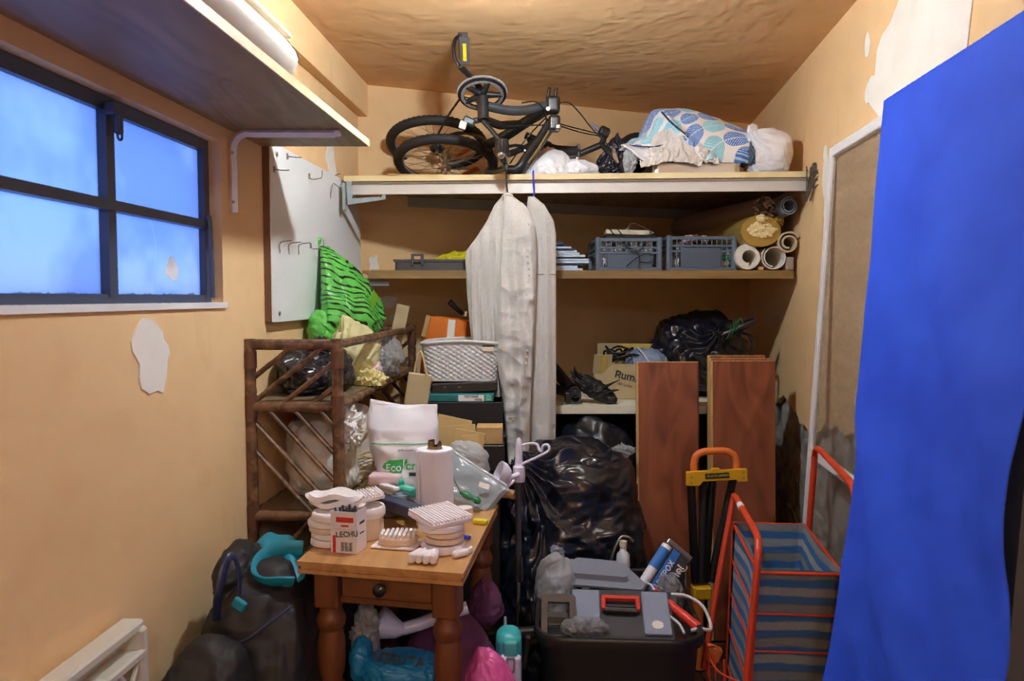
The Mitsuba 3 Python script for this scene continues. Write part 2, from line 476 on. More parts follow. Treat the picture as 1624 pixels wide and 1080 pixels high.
def bag(c, r, seed, sub=5, lump=0.25, crease=0.03, freq=4.0, box=1.0, floor=None, knot=None, kfold=0.12, kn=17, sag=0.0, taper=0.0):
    """crumpled bag: displaced ellipsoid with sharp creases, folds radiating from a knot, flat where it rests"""
    m = trimesh.creation.icosphere(subdivisions=sub)
    d = np.array(m.vertices)
    q = np.sign(d) * np.abs(d) ** box
    rad = 1 + lump * (meshkit.fbm(d * 1.6 + 7 * seed, 3, seed) - 0.5) * 2
    R = np.asarray(r, float)
    p = d * (R / R.mean()) * freq + 3.7 * seed
    amp = .45 + 1.1 * meshkit.noise(d * 1.7 + seed, seed + 9)
    cz = facets(p, seed) * amp + .35 * facets(p * 2.6, seed + 4, 5)
    if knot is not None:
        k = np.asarray(knot, float) / np.linalg.norm(knot)
        e1 = np.cross(k, [0.3, 0.8, 0.5]); e1 /= np.linalg.norm(e1)
        e2 = np.cross(k, e1)
        ang = np.arctan2(d @ e2, d @ e1)
        near = np.clip((d @ k + 0.1) / 1.1, 0, 1)
        kk = max(5, int(kn * .6))
        wv = (ang / (2 * np.pi)) * kk + 1.6 * meshkit.noise(d * 2, seed)
        rad += .55 * kfold * near ** 2 * tri(wv) * (.4 + meshkit.noise(d * 3 + 2, seed))
        rad += 0.22 * np.clip((d @ k - 0.94) / 0.06, 0, 1) ** 2
    v = q * rad[:, None] * R + d * (cz * crease)[:, None]
    if taper:
        v[:, :2] *= (1 - taper * (v[:, 2:] / R[2]))
    v = v + np.asarray(c, float)
    if floor is not None:
        low = v[:, 2] < floor + 0.004
        v[low, 2] = floor + 0.002 * meshkit.noise(v[low] * 40, 3)
    return tm(v, m.faces)

def crumple_sheet(P, amp, freq, seed):
    P = np.asarray(P, float)
    n = facets(P * freq, seed) + 0.35 * facets(P * freq * 2.6, seed + 3, 5)
    du, dv = np.gradient(P, axis=0), np.gradient(P, axis=1)
    N = np.cross(du, dv)
    N /= np.maximum(np.linalg.norm(N, axis=2, keepdims=True), 1e-12)
    return P + N * (amp * n)[..., None]

def blob(cx, cy, rx, ry, seed, n=40, rough=0.35):
    r = random.Random(seed)
    a = np.linspace(0, 2 * np.pi, n, endpoint=False)
    k = 1 + rough * (meshkit.fbm(np.stack([np.cos(a) * 2, np.sin(a) * 2, a * 0 + seed * 3.1], 1), 3, seed) - 0.5) * 2
    return Polygon(np.stack([cx + rx * k * np.cos(a), cy + ry * k * np.sin(a)], 1)).buffer(0)

def textm(text, h, origin, right, up, depth=0.0015, bold=False):
    """lettering standing proud of a face: reads along right, capitals h tall along up"""
    m = meshkit.text_mesh(text, h, depth, bold)
    R, U = np.asarray(right, float), np.asarray(up, float)
    R /= np.linalg.norm(R); U /= np.linalg.norm(U)
    M = np.eye(4)
    M[:3, 0], M[:3, 1], M[:3, 2], M[:3, 3] = R, U, np.cross(R, U), origin
    m.apply_transform(M)
    return m
# ================================================================== the room
def XL(y): return -0.99 + 0.061 * y
def XR(y): return 0.885 + 0.115 * y
def YB(x): return 4.189 + 0.4051 * x
CEIL = 2.54
YF = -3.2  # unseen end of the room, set back to take the tube lamp

def wall_yz(poly, d, xf, out):
    """plate in a side wall: polygon in (y, z), thickness d, face at x = xf(y), growing to side out"""
    m = prism(poly, d)
    v = np.array(m.vertices)
    m.vertices = np.stack([xf(v[:, 0]) + out * v[:, 2], v[:, 0], v[:, 1]], 1)
    if m.volume < 0:
        m.invert()
    return m

def back_xz(poly, d):
    """plate on the back wall's face: polygon in (x, z), standing d in front of it"""
    m = prism(poly, d)
    v = np.array(m.vertices)
    m.vertices = np.stack([v[:, 0], YB(v[:, 0]) - v[:, 2], v[:, 1]], 1)
    if m.volume < 0:
        m.invert()
    return m

WIN = (0.84, 2.31, 1.482, 1.955)
wl = sbox(YF, 0, 4.2, CEIL).difference(sbox(WIN[0], WIN[2], WIN[1], WIN[3]))
struct('wall_left', wall_yz(wl, 0.15, XL, -1), 'm_wall', 'peach painted wall on the left with a window')
hole = Polygon([(2.02, -0.01), (2.05, 0.62), (2.2, 0.78), (2.36, 0.84), (2.45, 0.93), (2.58, 0.96), (2.66, 1.0), (2.74, 1.025), (2.86, 1.0), (2.95, 1.02), (3.03, 0.985), (3.1, 1.0), (3.16, 0.955), (3.24, 0.92), (3.33, 0.915),
                (3.38, 0.945), (3.47, 0.935), (3.55, 0.975), (3.65, 0.985), (3.8, 1.02), (4.0, 0.96), (4.2, 1.0), (4.3, 0.9), (4.35, -0.01)])
rr = random.Random(4)
hp = []
co = list(hole.exterior.coords)
for (a, b), (c, d) in zip(co[:-1], co[1:]):
    for k in range(5):
        t = k / 5
        hp.append((a + (c - a) * t + rr.uniform(-0.004, 0.004), b + (d - b) * t + (rr.uniform(-0.009, 0.009) if b > 0.02 else 0)))
hole = Polygon(hp).buffer(0)
struct('wall_right', wall_yz(sbox(YF, 0, 4.95, CEIL).difference(hole), 0.03, XR, 1), 'm_wall', 'peach painted wall on the right, plaster broken off low down')
# rough masonry behind the broken plaster
yy, zz = np.meshgrid(np.linspace(1.95, 4.45, 190), np.linspace(0, 1.1, 90), indexing='ij')
bump = 0.016 * (meshkit.fbm(np.stack([yy * 9, zz * 9, 0 * yy], -1), 4, 2) - 0.5) * 2 + 0.012 * ridged(np.stack([yy * 5, zz * 7, 0 * yy + 3], -1), 5) ** 4
P = np.stack([XR(yy) + 0.034 - bump * 0.9, yy, zz], -1)
part('wall_right', 'masonry', slab(P, 0.01)[0], 'm_masonry', smooth=40, label='exposed grey rubble masonry')
rr = random.Random(11)
k = 0
for row in range(10):
    z0 = 0.05 + row * 0.093
    y = 2.12 + rr.uniform(0, 0.12)
    while y < 3.75:
        L = rr.uniform(0.13, 0.24)
        if rr.random() < 0.62 and z0 + 0.07 < 0.9:
            py = Polygon([(y + rr.uniform(0, .02), z0 + rr.uniform(0, .012)), (y + L * .5, z0 + rr.uniform(-.006, .008)), (y + L - rr.uniform(0, .02), z0 + rr.uniform(0, .015)), (y + L - rr.uniform(0, .012), z0 + .05 + rr.uniform(0, .012)), (y + L - rr.uniform(.03, .06), z0 + .075 + rr.uniform(0, .01)), (y + rr.uniform(.02, .05), z0 + .072 + rr.uniform(0, .012)), (y + rr.uniform(0, .01), z0 + .045)])
            m = wall_yz(py, 0.03, lambda q, o=rr.random(): XR(q) + 0.014 + 0.008 * o, 1)
            part('wall_right', 'stone', m, 'm_masonry')
            k += 1
        y += L + 0.03
rr = random.Random(5)
struct('wall_back', tm(*(lambda a: (a[0], a[1]))(None or ([(-0.95, YB(-0.95), 0), (1.62, YB(1.62), 0), (1.62, YB(1.62), CEIL), (-0.95, YB(-0.95), CEIL), (-0.95, YB(-0.95) + .12, 0), (1.62, YB(1.62) + .12, 0), (1.62, YB(1.62) + .12, CEIL), (-0.95, YB(-0.95) + .12, CEIL)],
    [(0, 1, 2), (0, 2, 3), (5, 4, 7), (5, 7, 6), (3, 2, 6), (3, 6, 7), (1, 0, 4), (1, 4, 5), (4, 0, 3), (4, 3, 7), (1, 5, 6), (1, 6, 2)]))), 'm_wall', 'peach painted back wall')
struct('wall_front', bx((0, YF - 0.06, CEIL / 2), (2.6, 0.12, CEIL), 0.002), 'm_wall')
struct('ceiling', bx((0.2, 0.8, CEIL + 0.05), (3.2, 8.6, 0.1), 0.002), 'm_ceiling', 'low peach brown ceiling')
struct('floor', bx((0.2, 0.8, -0.06), (3.2, 8.6, 0.1), 0.002), 'm_grout')
for i in range(10):
    for j in range(17):
        x, y = -1.0 + i * 0.27, -0.3 + j * 0.27
        if XL(y) < x < XR(y) and y < YB(x):
            part('floor', 'tile', bx((x, y, -0.006), (0.264, 0.264, 0.012), 0.002), 'm_floor')
# filler patches
big = Polygon([(2.675, 2.16), (2.66, 2.22), (2.63, 2.235), (2.60, 2.225), (2.585, 2.30), (2.54, 2.335), (2.47, 2.35), (2.40, 2.395), (2.31, 2.405), (2.24, 2.42), (2.19, 2.46), (2.10, 2.485), (2.0, 2.50), (1.93, 2.49), (1.90, 2.40), (1.92, 2.2), (1.95, 2.05), (2.5, 2.04)])
for sd, py in enumerate([big.buffer(-0.004), blob(2.68, 2.345, 0.026, 0.040, 3), blob(2.66, 2.182, 0.032, 0.034, 4), Polygon([(3.13, 2.06), (3.135, 2.10), (3.16, 2.105), (3.175, 2.1), (3.18, 2.055), (3.16, 2.05)]), blob(3.14, 1.98, 0.05, 0.075, 8, rough=0.25), blob(3.12, 1.86, 0.035, 0.07, 9, rough=0.4)]):
    part('wall_right', 'filler_patch', wall_yz(py, 0.003, XR, -1), 'm_filler', label='white filler patch')
pl = Polygon([(1.86, 1.452), (1.905, 1.445), (1.95, 1.415), (1.955, 1.395), (1.975, 1.38), (1.985, 1.36), (1.97, 1.345), (1.963, 1.30), (1.955, 1.285), (1.945, 1.262), (1.92, 1.272), (1.88, 1.268), (1.845, 1.285), (1.835, 1.31), (1.838, 1.345), (1.81, 1.375), (1.805, 1.40), (1.835, 1.435)])
part('wall_left', 'filler_patch', wall_yz(pl, 0.003, XL, 1), 'm_filler', label='white filler patch below the window')
part('wall_left', 'filler_patch', wall_yz(Polygon([(3.38, 2.03), (3.34, 2.10), (3.42, 2.20), (3.45, 2.19), (3.47, 2.10), (3.5, 2.04), (3.45, 1.98)]), 0.003, XL, 1), 'm_filler', label='white filler patch above the pegboard')
for py in (blob(-0.735 + 0.05, 1.66, 0.022, 0.05, 21, rough=0.5), blob(-0.62, 1.48, 0.04, 0.03, 22, rough=0.5), blob(-0.59, 1.40, 0.03, 0.02, 23, rough=0.5)):
    part('wall_back', 'filler_patch', back_xz(py, 0.003), 'm_filler', label='white filler patch')
# beam along the top of the left wall
struct('trim_1', wall_yz(sbox(YF, 2.385, 3.93, CEIL), 0.045, XL, 1), 'm_wall', 'boxed beam along the top of the left wall')

# ------------------------------------------------------------------ window
k = struct('window_1', wall_yz(sbox(*[WIN[i] for i in (0, 2, 1, 3)]).difference(sbox(WIN[0] + .032, WIN[2] + .026, WIN[1] - .034, WIN[3] - .034)), 0.03, lambda y: XL(y) - 0.035, -1), 'm_frame_blue', 'blue grey steel window with frosted panes')
cols = [0.856, 1.335, 1.80, 2.285]  # nearest pane column is out of view and lets in more window light
for y in cols[1:3]:
    part(k, 'mullion', wall_yz(sbox(y - .016, WIN[2] + .02, y + .016, WIN[3] - .02), 0.028, lambda q: XL(q) - 0.030, -1), 'm_frame_blue')
zb = 1.71
part(k, 'glazing_bar', wall_yz(sbox(WIN[0] + .02, zb - .012, WIN[1] - .02, zb + .012), 0.03, lambda q: XL(q) - 0.026, -1), 'm_frame_blue')
for i in range(3):
    for z0, z1 in ((WIN[2] + .02, zb), (zb, WIN[3] - .02)):
        y0, y1 = cols[i] + .006, cols[i + 1] - .006
        v = [(XL(y0) - .052, y0, z0), (XL(y1) - .052, y1, z0), (XL(y1) - .052, y1, z1), (XL(y0) - .052, y0, z1)]
        part(k, 'pane', tm(v, [(0, 1, 2), (0, 2, 3)]), 'm_frosted')
tpp = wall_yz(Polygon([(2.07, 1.565), (2.10, 1.61), (2.115, 1.61), (2.145, 1.575), (2.135, 1.55), (2.11, 1.545)]), 0.001, lambda q: XL(q) - 0.0495, -1)
part(k, 'tape', tpp, 'm_white_paint', label='white patch stuck on the cracked pane')
lk = join(bx((XL(1.8) - .018, 1.8, 1.925), (.026, .05, .03), .004), bx((XL(1.8) - .012, 1.803, 1.895), (.014, .022, .05), .003), tube(np.array([(XL(1.8) - .01, 1.803 + .011 * math.sin(a), 1.868 + .011 * math.cos(a)) for a in np.linspace(0, 6.28, 13)[:-1]]), .003, 6, closed=True))
part(k, 'latch', lk, 'm_frame_blue')
part(k, 'stay_bar', tube([(XL(2.27) - .02, 2.272, 1.735), (XL(2.27) - .016, 2.275, 1.60), (XL(2.27) - .016, 2.276, 1.50)], .007, 8), 'm_frame_blue')
part(k, 'sill', wall_yz(sbox(WIN[0] - .01, WIN[2] - .012, WIN[1] + .012, WIN[2] + .004), 0.05, lambda q: XL(q) + 0.008, -1), 'm_white_paint', label='white painted sill')

# ------------------------------------------------------------------ unseen lamps: bulb above the frame, tubes behind the camera
k = thing('unseen_ceiling_bulb', 'unseen bulb in a white ceiling socket just above the frame, lighting the back wall', 'lamp')
kk = part(k, 'bulb', trimesh.creation.icosphere(subdivisions=3, radius=BULB[3]).apply_translation(BULB[:3]), 'm_tube_glass', smooth=True)
scene[kk]['emitter'] = {'type': 'area', 'radiance': {'type': 'rgb', 'value': BULB_RGB}}
part(k, 'socket', lathe([(0, CEIL - .045), (.022, CEIL - .045), (.026, CEIL - .012), (.045, CEIL - .008), (.045, CEIL - .001), (0, CEIL - .001)], 24, (BULB[0], BULB[1], 0)), 'm_white_plastic', smooth=40)
for (lx, ly0, ly1, lz), lb in zip(UNSEEN_LAMPS, ('unseen ceiling tube lamp behind the camera, lighting the depth of the shelves',)):
    k = thing('unseen_ceiling_lamp', lb, 'lamp')
    part(k, 'housing', bx((lx, (ly0 + ly1) / 2, CEIL - 0.022), (0.05, ly1 - ly0 + .06, 0.042), 0.008), 'm_white_paint')
    for s in (-1, 1):
        t = tube([(lx + s * .05, ly0, lz), (lx + s * .05, ly1, lz)], 0.014, 14)
        kk = part(k, 'tube', t, 'm_tube_glass', smooth=40)
        scene[kk]['emitter'] = {'type': 'area', 'radiance': {'type': 'rgb', 'value': TUBE_RGB}}
        for y in (ly0 + .01, ly1 - .01):
            part(k, 'socket', bx((lx + s * .04, y, lz + .035), (.03, .025, .09), .004), 'm_white_plastic')

# ================================================================== shelves
def plank_poly(pts, z0, z1):
    return mv(prism(pts, z1 - z0), 0, 0, z0)
# top shelf: front edge a little nearer on the right, back edge follows the oblique wall
ZT = 2.03
def FT(x): return 3.46 - 0.0645 * (x + 0.727)
k = thing('top_shelf', 'long deep shelf board below the ceiling carrying the folded bicycle', 'shelf')
xa, xb = -0.735, 1.275
part(k, 'board', plank_poly([(xa, FT(xa) + .004), (xb, FT(xb) + .004), (1.415, YB(1.415) - .01), (-0.74, YB(-0.74) - .01)], ZT - .022, ZT), 'm_shelf_under')
part(k, 'edge_band', plank_poly([(xa, FT(xa)), (xb + .004, FT(xb)), (xb + .004, FT(xb) + .004), (xa, FT(xa) + .004)], ZT - .023, ZT + .001), 'm_board_edge', label='pale yellowish front edge')
part(k, 'rail', join(plank_poly([(xa + .03, FT(xa) + .03), (xb - .02, FT(xb) + .03), (xb - .02, FT(xb) + .036), (xa + .03, FT(xa) + .036)], ZT - .074, ZT - .022),
     plank_poly([(xa + .03, FT(xa) + .020), (xb - .02, FT(xb) + .020), (xb - .02, FT(xb) + .036), (xa + .03, FT(xa) + .036)], ZT - .078, ZT - .072),
     plank_poly([(xa + .03, FT(xa) + .016), (xb - .02, FT(xb) + .016), (xb - .02, FT(xb) + .036), (xa + .03, FT(xa) + .036)], ZT - .030, ZT - .022)), 'm_alu', label='pale metal rail under the front edge')
part(k, 'wall_batten', mv(back_xz(sbox(-0.52, ZT - .075, 1.38, ZT - .024), 0.025), 0, -.002, 0), 'm_rail')
# mid shelf
ZM = 1.62
k = thing('middle_shelf', 'thin brown shelf board carrying the crates and rolls', 'shelf')
part(k, 'board', plank_poly([(-0.665, 3.56), (1.275, 3.56), (1.40, YB(1.40) - .02), (-0.70, YB(-0.70) - .006)], ZM - .012, ZM), 'm_board_top')
part(k, 'lip', plank_poly([(-0.65, 3.548), (1.27, 3.548), (1.27, 3.575), (-0.65, 3.575)], ZM - .034, ZM - .010), 'm_mid_edge')
part(k, 'edge_band', plank_poly([(-0.675, 3.55), (1.26, 3.55), (1.26, 3.56), (-0.675, 3.56)], ZM - .012, ZM + .003), 'm_mid_edge')
# low shelf
ZL = 1.012
k = thing('low_shelf', 'white shelf board at waist height behind the leaning planks', 'shelf')
part(k, 'board', plank_poly([(-0.015, 3.52), (1.15, 3.52), (1.15, YB(1.15) - .03), (-0.015, YB(-0.015) - .01)], ZL - .036, ZL), 'm_low_edge')
part(k, 'dark_backing', plank_poly([(-0.01, 3.95), (1.14, 3.95), (1.14, 3.97), (-0.01, 3.97)], 0, ZL - .038), 'm_black_matt', label='black backing under the shelf')  # plain black sheet keeping the space under the shelf dark
part(k, 'leg', bx((0.005, 3.56, (ZL - .036) / 2), (.04, .04, ZL - .038), .003), 'm_black_matt')
part(k, 'leg', bx((1.10, 3.56, (ZL - .036) / 2), (.04, .04, ZL - .038), .003), 'm_black_matt')
# serrated brackets
def bracket(x, y, z, L, label):
    k = thing('shelf_bracket', label, 'bracket')
    pts = [(0, -.10), (0, .0), (.022, .0), (.022, -.078)]
    n = 9
    for i in range(n):
        a = .03 + (L - .05) * i / n
        pts += [(a, -.072), (a + (L - .05) / n * .55, -.072), (a + (L - .05) / n * .75, -.080)]
    pts += [(L - .012, -.066), (L, -.066), (L, -.085)]
    m = rot(prism(pts, .012), (1, 0, 0), 90)
    part(k, 'arm', mv(rot(m, (0, 1, 0), -3), x, y, z), 'm_grey_bracket')
    return k
k = bracket(-0.715, 3.425, ZT - .03, .165, 'grey serrated bracket under the left end of the top shelf')
part(k, 'wall_plate', bx((-0.725, 3.42, ZT - .095), (.012, .03, .12), .002), 'm_grey_bracket')
k = thing('shelf_bracket', 'short grey bracket under the left end of the middle shelf', 'bracket')
part(k, 'arm', bx((-0.61, 3.60, ZM - .056), (.10, .03, .022), .003), 'm_grey_bracket')
part(k, 'wall_plate', bx((-0.665, 3.60, ZM - .06), (.01, .04, .05), .002), 'm_grey_bracket')
# left shelf above the window, its bracket
k = thing('side_shelf', 'wooden shelf board on the left wall above the window', 'shelf')
ya, yb_ = -0.2, 2.63
xs = lambda y: XL(y) + 0.355
part(k, 'board', plank_poly([(XL(ya), ya), (xs(ya), ya), (xs(yb_), yb_), (XL(yb_), yb_)], 2.0, 2.021), 'm_shelf_under')
part(k, 'edge_band', plank_poly([(xs(ya), ya), (xs(ya) + .003, ya), (xs(yb_) + .003, yb_), (xs(yb_), yb_)], 1.999, 2.022), 'm_board_edge', label='pale front edge')
part(k, 'wood_plug', lathe([(.0, 0), (.011, 0), (.011, .003), (0, .003)], 16, (xs(2.42) - .05, 2.42, 1.9975)), 'm_brown_edge')
k = thing('shelf_bracket', 'white L-shaped bracket holding the wooden shelf above the window', 'bracket')
yv = 2.37
pp = cr([(XL(yv) + .012, yv, 1.755), (XL(yv) + .012, yv, 1.87), (XL(yv) + .013, yv, 1.955), (XL(yv) + .045, yv, 1.988), (XL(yv) + .10, yv, 1.989), (XL(yv) + .318, yv, 1.989)], 6)
part(k, 'arm', join(tube(pp, .0125, 4), tube(pp + np.array([0, 0, -.001]), [.0085] * len(pp), 8)), 'm_white_paint', smooth=50)
for z in (1.785, 1.93):
    part(k, 'screw', lathe([(0, 0), (.005, 0), (.004, .003), (0, .004)], 10, (0, 0, 0)).apply_transform(trimesh.transformations.rotation_matrix(math.pi / 2, (1, 0, 0))).apply_translation((XL(yv) + .014, yv - .012, z)), 'm_steel')
part(k, 'end_cap', bx((XL(yv) + .325, yv, 1.990), (.02, .028, .016), .003), 'm_white_paint')
# bundles lying on that shelf
P = []
for y in np.linspace(0.9, 2.02, 40):
    row = []
    for a in np.linspace(0, 2 * np.pi, 28, endpoint=False):
        rx, rz = 0.105, 0.062
        rr_ = 1 + 0.06 * (meshkit.noise(np.array([[y * 5, math.cos(a) * 2, math.sin(a) * 2]]), 4)[0] - .5)
        e = 0.75 if y > 1.99 else 1
        row.append((xs(y) - .115 + rx * rr_ * math.cos(a) * e, y, 2.022 + rz + rz * rr_ * math.sin(a) * (1 if math.sin(a) < 0 else 1.15) * e))
    P.append(row)
solo('foam_roll', rings_mesh([np.array(r) for r in P]), 'm_white_roll', 'bright cream foam sheet roll overhanging the shelf above the window', 'roll', smooth=50)
solo('cardboard_sheet', bx((XL(1.5) + .20, 1.5, 2.160), (.22, 1.06, .012), .002, rz=-3.5), 'm_cream', 'thin cream board lying on top of the foam roll', 'board')
k = thing('plastic_batten', 'long cream batten beside the foam roll on the high side shelf', 'batten')
part(k, 'bar', bx((XL(1.45) + .115, 1.45, 2.200), (.06, 1.0, .065), .006, rz=-3.5), 'm_cream')
part(k, 'end_cap', bx((XL(1.955) + .115, 1.957, 2.200), (.064, .012, .06), .003, rz=-3.5), 'm_white_roll')

# ------------------------------------------------------------------ pegboard with hooks
k = thing('pegboard', 'white board with wire hooks on the left wall', 'board')
brd = Polygon([(2.63, 1.417), (3.80, 1.417), (3.80, 1.86), (3.745, 1.955), (3.72, 2.005), (3.70, 2.02), (2.63, 2.02)])
part(k, 'panel', wall_yz(brd, 0.004, lambda y: XL(y) + .028, -1), 'm_pegboard')
part(k, 'batten', wall_yz(sbox(2.632, 1.42, 2.66, 2.018), 0.023, XL, 1), 'm_brown_edge', label='brown side batten')
part(k, 'batten', wall_yz(sbox(3.70, 1.42, 3.73, 1.95), 0.023, XL, 1), 'm_brown_edge')
for y, z, kind in [(2.790, 1.996, 0), (2.66, 1.93, 0), (3.032, 1.965, 1), (3.33, 1.975, 2), (2.69, 1.687, 3), (2.78, 1.688, 3), (2.885, 1.693, 3), (3.036, 1.70, 1), (3.16, 1.69, 0)]:
    x = XL(y) + .030
    if kind == 0:
        pts = [(x, y, z), (x + .030, y + .002, z - .003), (x + .05, y, z - .003)]
    elif kind == 1:
        pts = [(x, y, z), (x + .008, y, z - .012), (x + .03, y + .004, z - .010), (x + .045, y + .006, z - .004), (x + .047, y + .007, z + .022)]
    elif kind == 2:
        pts = [(x, y - .03, z - .06), (x + .006, y - .01, z + .002), (x + .03, y, z - .012), (x + .04, y, z + .006)]
    else:
        pts = [(x + .004, y, z - .035), (x + .006, y, z), (x + .045, y + .004, z + .008)]
    h = part(k, 'hook', tube(cr(pts, 5), .0018, 6), 'm_hook', smooth=50)
    if kind < 2:
        part(h, 'plate', bx((x, y, z), (.004, .012, .02), .001), 'm_hook')
for y, z in ((2.69, 1.985), (2.69, 1.447)):
    part(k, 'screw', align(lathe([(0, 0), (.009, 0), (.007, .004), (0, .005)], 12), (1, 0, 0), (XL(y) + .028, y, z)), 'm_steel')
for y, z, lb in ((3.42, 2.02, 'bent wall nail at the left end of the top shelf, nearer of two'), (3.46, 2.03, 'bent wall nail at the left end of the top shelf, farther of two')):
    solo('wall_nail', tube([(XL(y), y, z), (XL(y) + .03, y + .004, z + .012)], .002, 6), 'm_hook', lb, 'nail')
# ================================================================== folded bicycle on the top shelf
bk = thing('folded_bicycle', 'black folded bicycle lying on its side on the top shelf', 'bicycle')
def wheel(c, tilt, yaw, R=0.245):
    Rm = trimesh.transformations.rotation_matrix(math.radians(tilt), (1, 0, 0))
    Rz = trimesh.transformations.rotation_matrix(math.radians(yaw), (0, 1, 0))
    def pl(m):
        m = m.copy(); m.apply_transform(Rm); m.apply_transform(Rz); m.apply_translation(c); return m
    w = part(bk, 'wheel', pl(join(torus(R - .040, .0085, 56, 8), )), 'm_rim', smooth=60)
    # tyre with tread knobs
    seg = 112
    rings = []
    for i in range(seg):
        a = 2 * np.pi * i / seg
        kb = 0.0018 * (1 if i % 2 else -1)
        b = np.linspace(0, 2 * np.pi, 12, endpoint=False)
        r = .0225 + kb * (np.cos(b) > .1)
        rad = R - .0225 + r * np.cos(b)
        rings.append(np.stack([rad * np.cos(a), rad * np.sin(a), r * np.sin(b)], 1))
    part(w, 'tyre', pl(rings_mesh(rings, closed=True)), 'm_tyre', smooth=50, label='black knobbly tyre')
    part(w, 'hub', pl(lathe([(0, -.055), (.009, -.055), (.009, -.035), (.026, -.034), (.026, -.028), (.013, -.026), (.013, .026), (.026, .028), (.026, .034), (.009, .035), (.009, .055), (0, .055)], 16)), 'm_chrome', smooth=35)
    for i in range(28):
        a = 2 * np.pi * i / 28
        s = 1 if i % 2 else -1
        b = a + s * 0.55 * (1 if (i // 2) % 2 else -1)
        part(w, 'spoke', pl(tube([(.024 * math.cos(b), .024 * math.sin(b), s * .030), ((R - .045) * math.cos(a), (R - .045) * math.sin(a), 0)], .0014, 4)), 'm_steel')
    for a in (0.75,):
        m = rot(bx((R * .64, 0, .012), (.032, .10, .008), .003), (0, 0, 1), math.degrees(a))
        part(w, 'reflector', pl(m), 'm_reflector', label='orange spoke reflector')
    return w
wheel((-0.312, 3.735, 2.135), -18, 1)
rw = wheel((-0.365, 3.86, 2.245), -18, 0)
part(bk, 'sprocket', align(lathe([(0, -.04), (.022, -.04), (.030, -.034), (.036, -.022), (.030, -.016), (0, -.016)], 28), (0, math.sin(math.radians(18)), math.cos(math.radians(18))), (-0.365, 3.86, 2.245)), 'm_black_plastic', smooth=30)
# chainring, cranks, pedals
ax = np.array([0.05, -0.20, -0.975]); ax /= np.linalg.norm(ax)        # crank axle direction, pointing down to the left crank
pax = np.array([0.04, -0.42, -0.905]); pax /= np.linalg.norm(pax)      # tilt of the chainring plane
rc = np.array([-0.122, 3.27, 2.332])
def onaxle(m, s=0.0): return align(m, -pax, rc + ax * s)
def disc_poly(r, n=72, k=0.0): 
    t = np.linspace(0, 2 * np.pi, n + 1)[:-1]
    return Polygon(np.stack([np.cos(t), np.sin(t)], 1) * (r + k * (np.arange(n) % 2))[:, None])
ring = prism(disc_poly(.098, 96, .0025).difference(disc_poly(.074)), .005)
cg = part(bk, 'chainring', onaxle(mv(ring, 0, 0, -.002)), 'm_black_plastic')
part(cg, 'guard', onaxle(mv(prism(disc_poly(.1035).difference(disc_poly(.091)), .003), 0, 0, .008)), 'm_alu', label='polished ring guard')
part(cg, 'inner_ring', onaxle(mv(prism(disc_poly(.088).difference(disc_poly(.076)), .003), 0, 0, -.007)), 'm_rim', label='silver inner ring')
for i in range(5):
    a = i * 2 * np.pi / 5 + .5
    part(cg, 'spider_arm', onaxle(tube([(0, 0, 0), (.082 * math.cos(a), .082 * math.sin(a), 0)], [.016, .009], 8)), 'm_bike_black', smooth=50)
part(bk, 'bottom_bracket', cyl(rc + ax * .012, rc + ax * .110, .023, seg=24), 'm_bike_black', smooth=40)
pe = np.array([-0.203, 3.13, 2.404])
part(bk, 'crank', tube([rc - ax * .015, rc - ax * .02 + (pe - rc) * .35, pe], [.0145, .014, .013], 10, squash=.7), 'm_bike_black', smooth=50)
pc = np.array([-.184, 3.075, 2.452])
def onpedal(m): return mv(rot(m, (1, 0, 0), 34), *pc)
pd = part(bk, 'pedal', onpedal(bx((.002, -.018, 0), (.038, .012, .102), .004)), 'm_darkgrey_plastic')
part(pd, 'side_plate', onpedal(bx((-.006, .050, 0), (.038, .012, .102), .004)), 'm_darkgrey_plastic')
for z in (-.046, .046):
    part(pd, 'end_plate', onpedal(bx((-.002, .016, z), (.030, .06, .010), .003)), 'm_darkgrey_plastic')
part(pd, 'reflector', onpedal(bx((.003, -.026, -.002), (.014, .004, .066), .001)), 'm_amber', label='yellow pedal reflector')
part(pd, 'toe_cage', tube(cr([(-.205, 3.12, 2.400), (-.222, 3.11, 2.43), (-.226, 3.09, 2.47), (-.214, 3.07, 2.495), (-.196, 3.05, 2.497)], 5), .007, 6), 'm_black_plastic', smooth=50)
part(pd, 'spindle', cyl(pe, pc + np.array([0, .03, -.038]), .008), 'm_chrome', smooth=40)
pl_ = np.array([-0.038, 3.22, 2.125])
b0 = rc + ax * .115
part(bk, 'crank', tube([b0, b0 + (pl_ - b0) * .4, pl_], [.015, .014, .013], 10, squash=.7), 'm_bike_black', smooth=50)
shf = part(bk, 'shifter', bx((-.178, 3.30, 2.230), (.05, .04, .03), .006, ry=25), 'm_bike_grey')
part(shf, 'barrel', cyl((-.158, 3.30, 2.232), (-.118, 3.30, 2.240), .012), 'm_bike_grey', smooth=40)
part(bk, 'guard_tab', bx((-.203, 3.285, 2.212), (.030, .012, .034), .004, ry=18), 'm_alu')
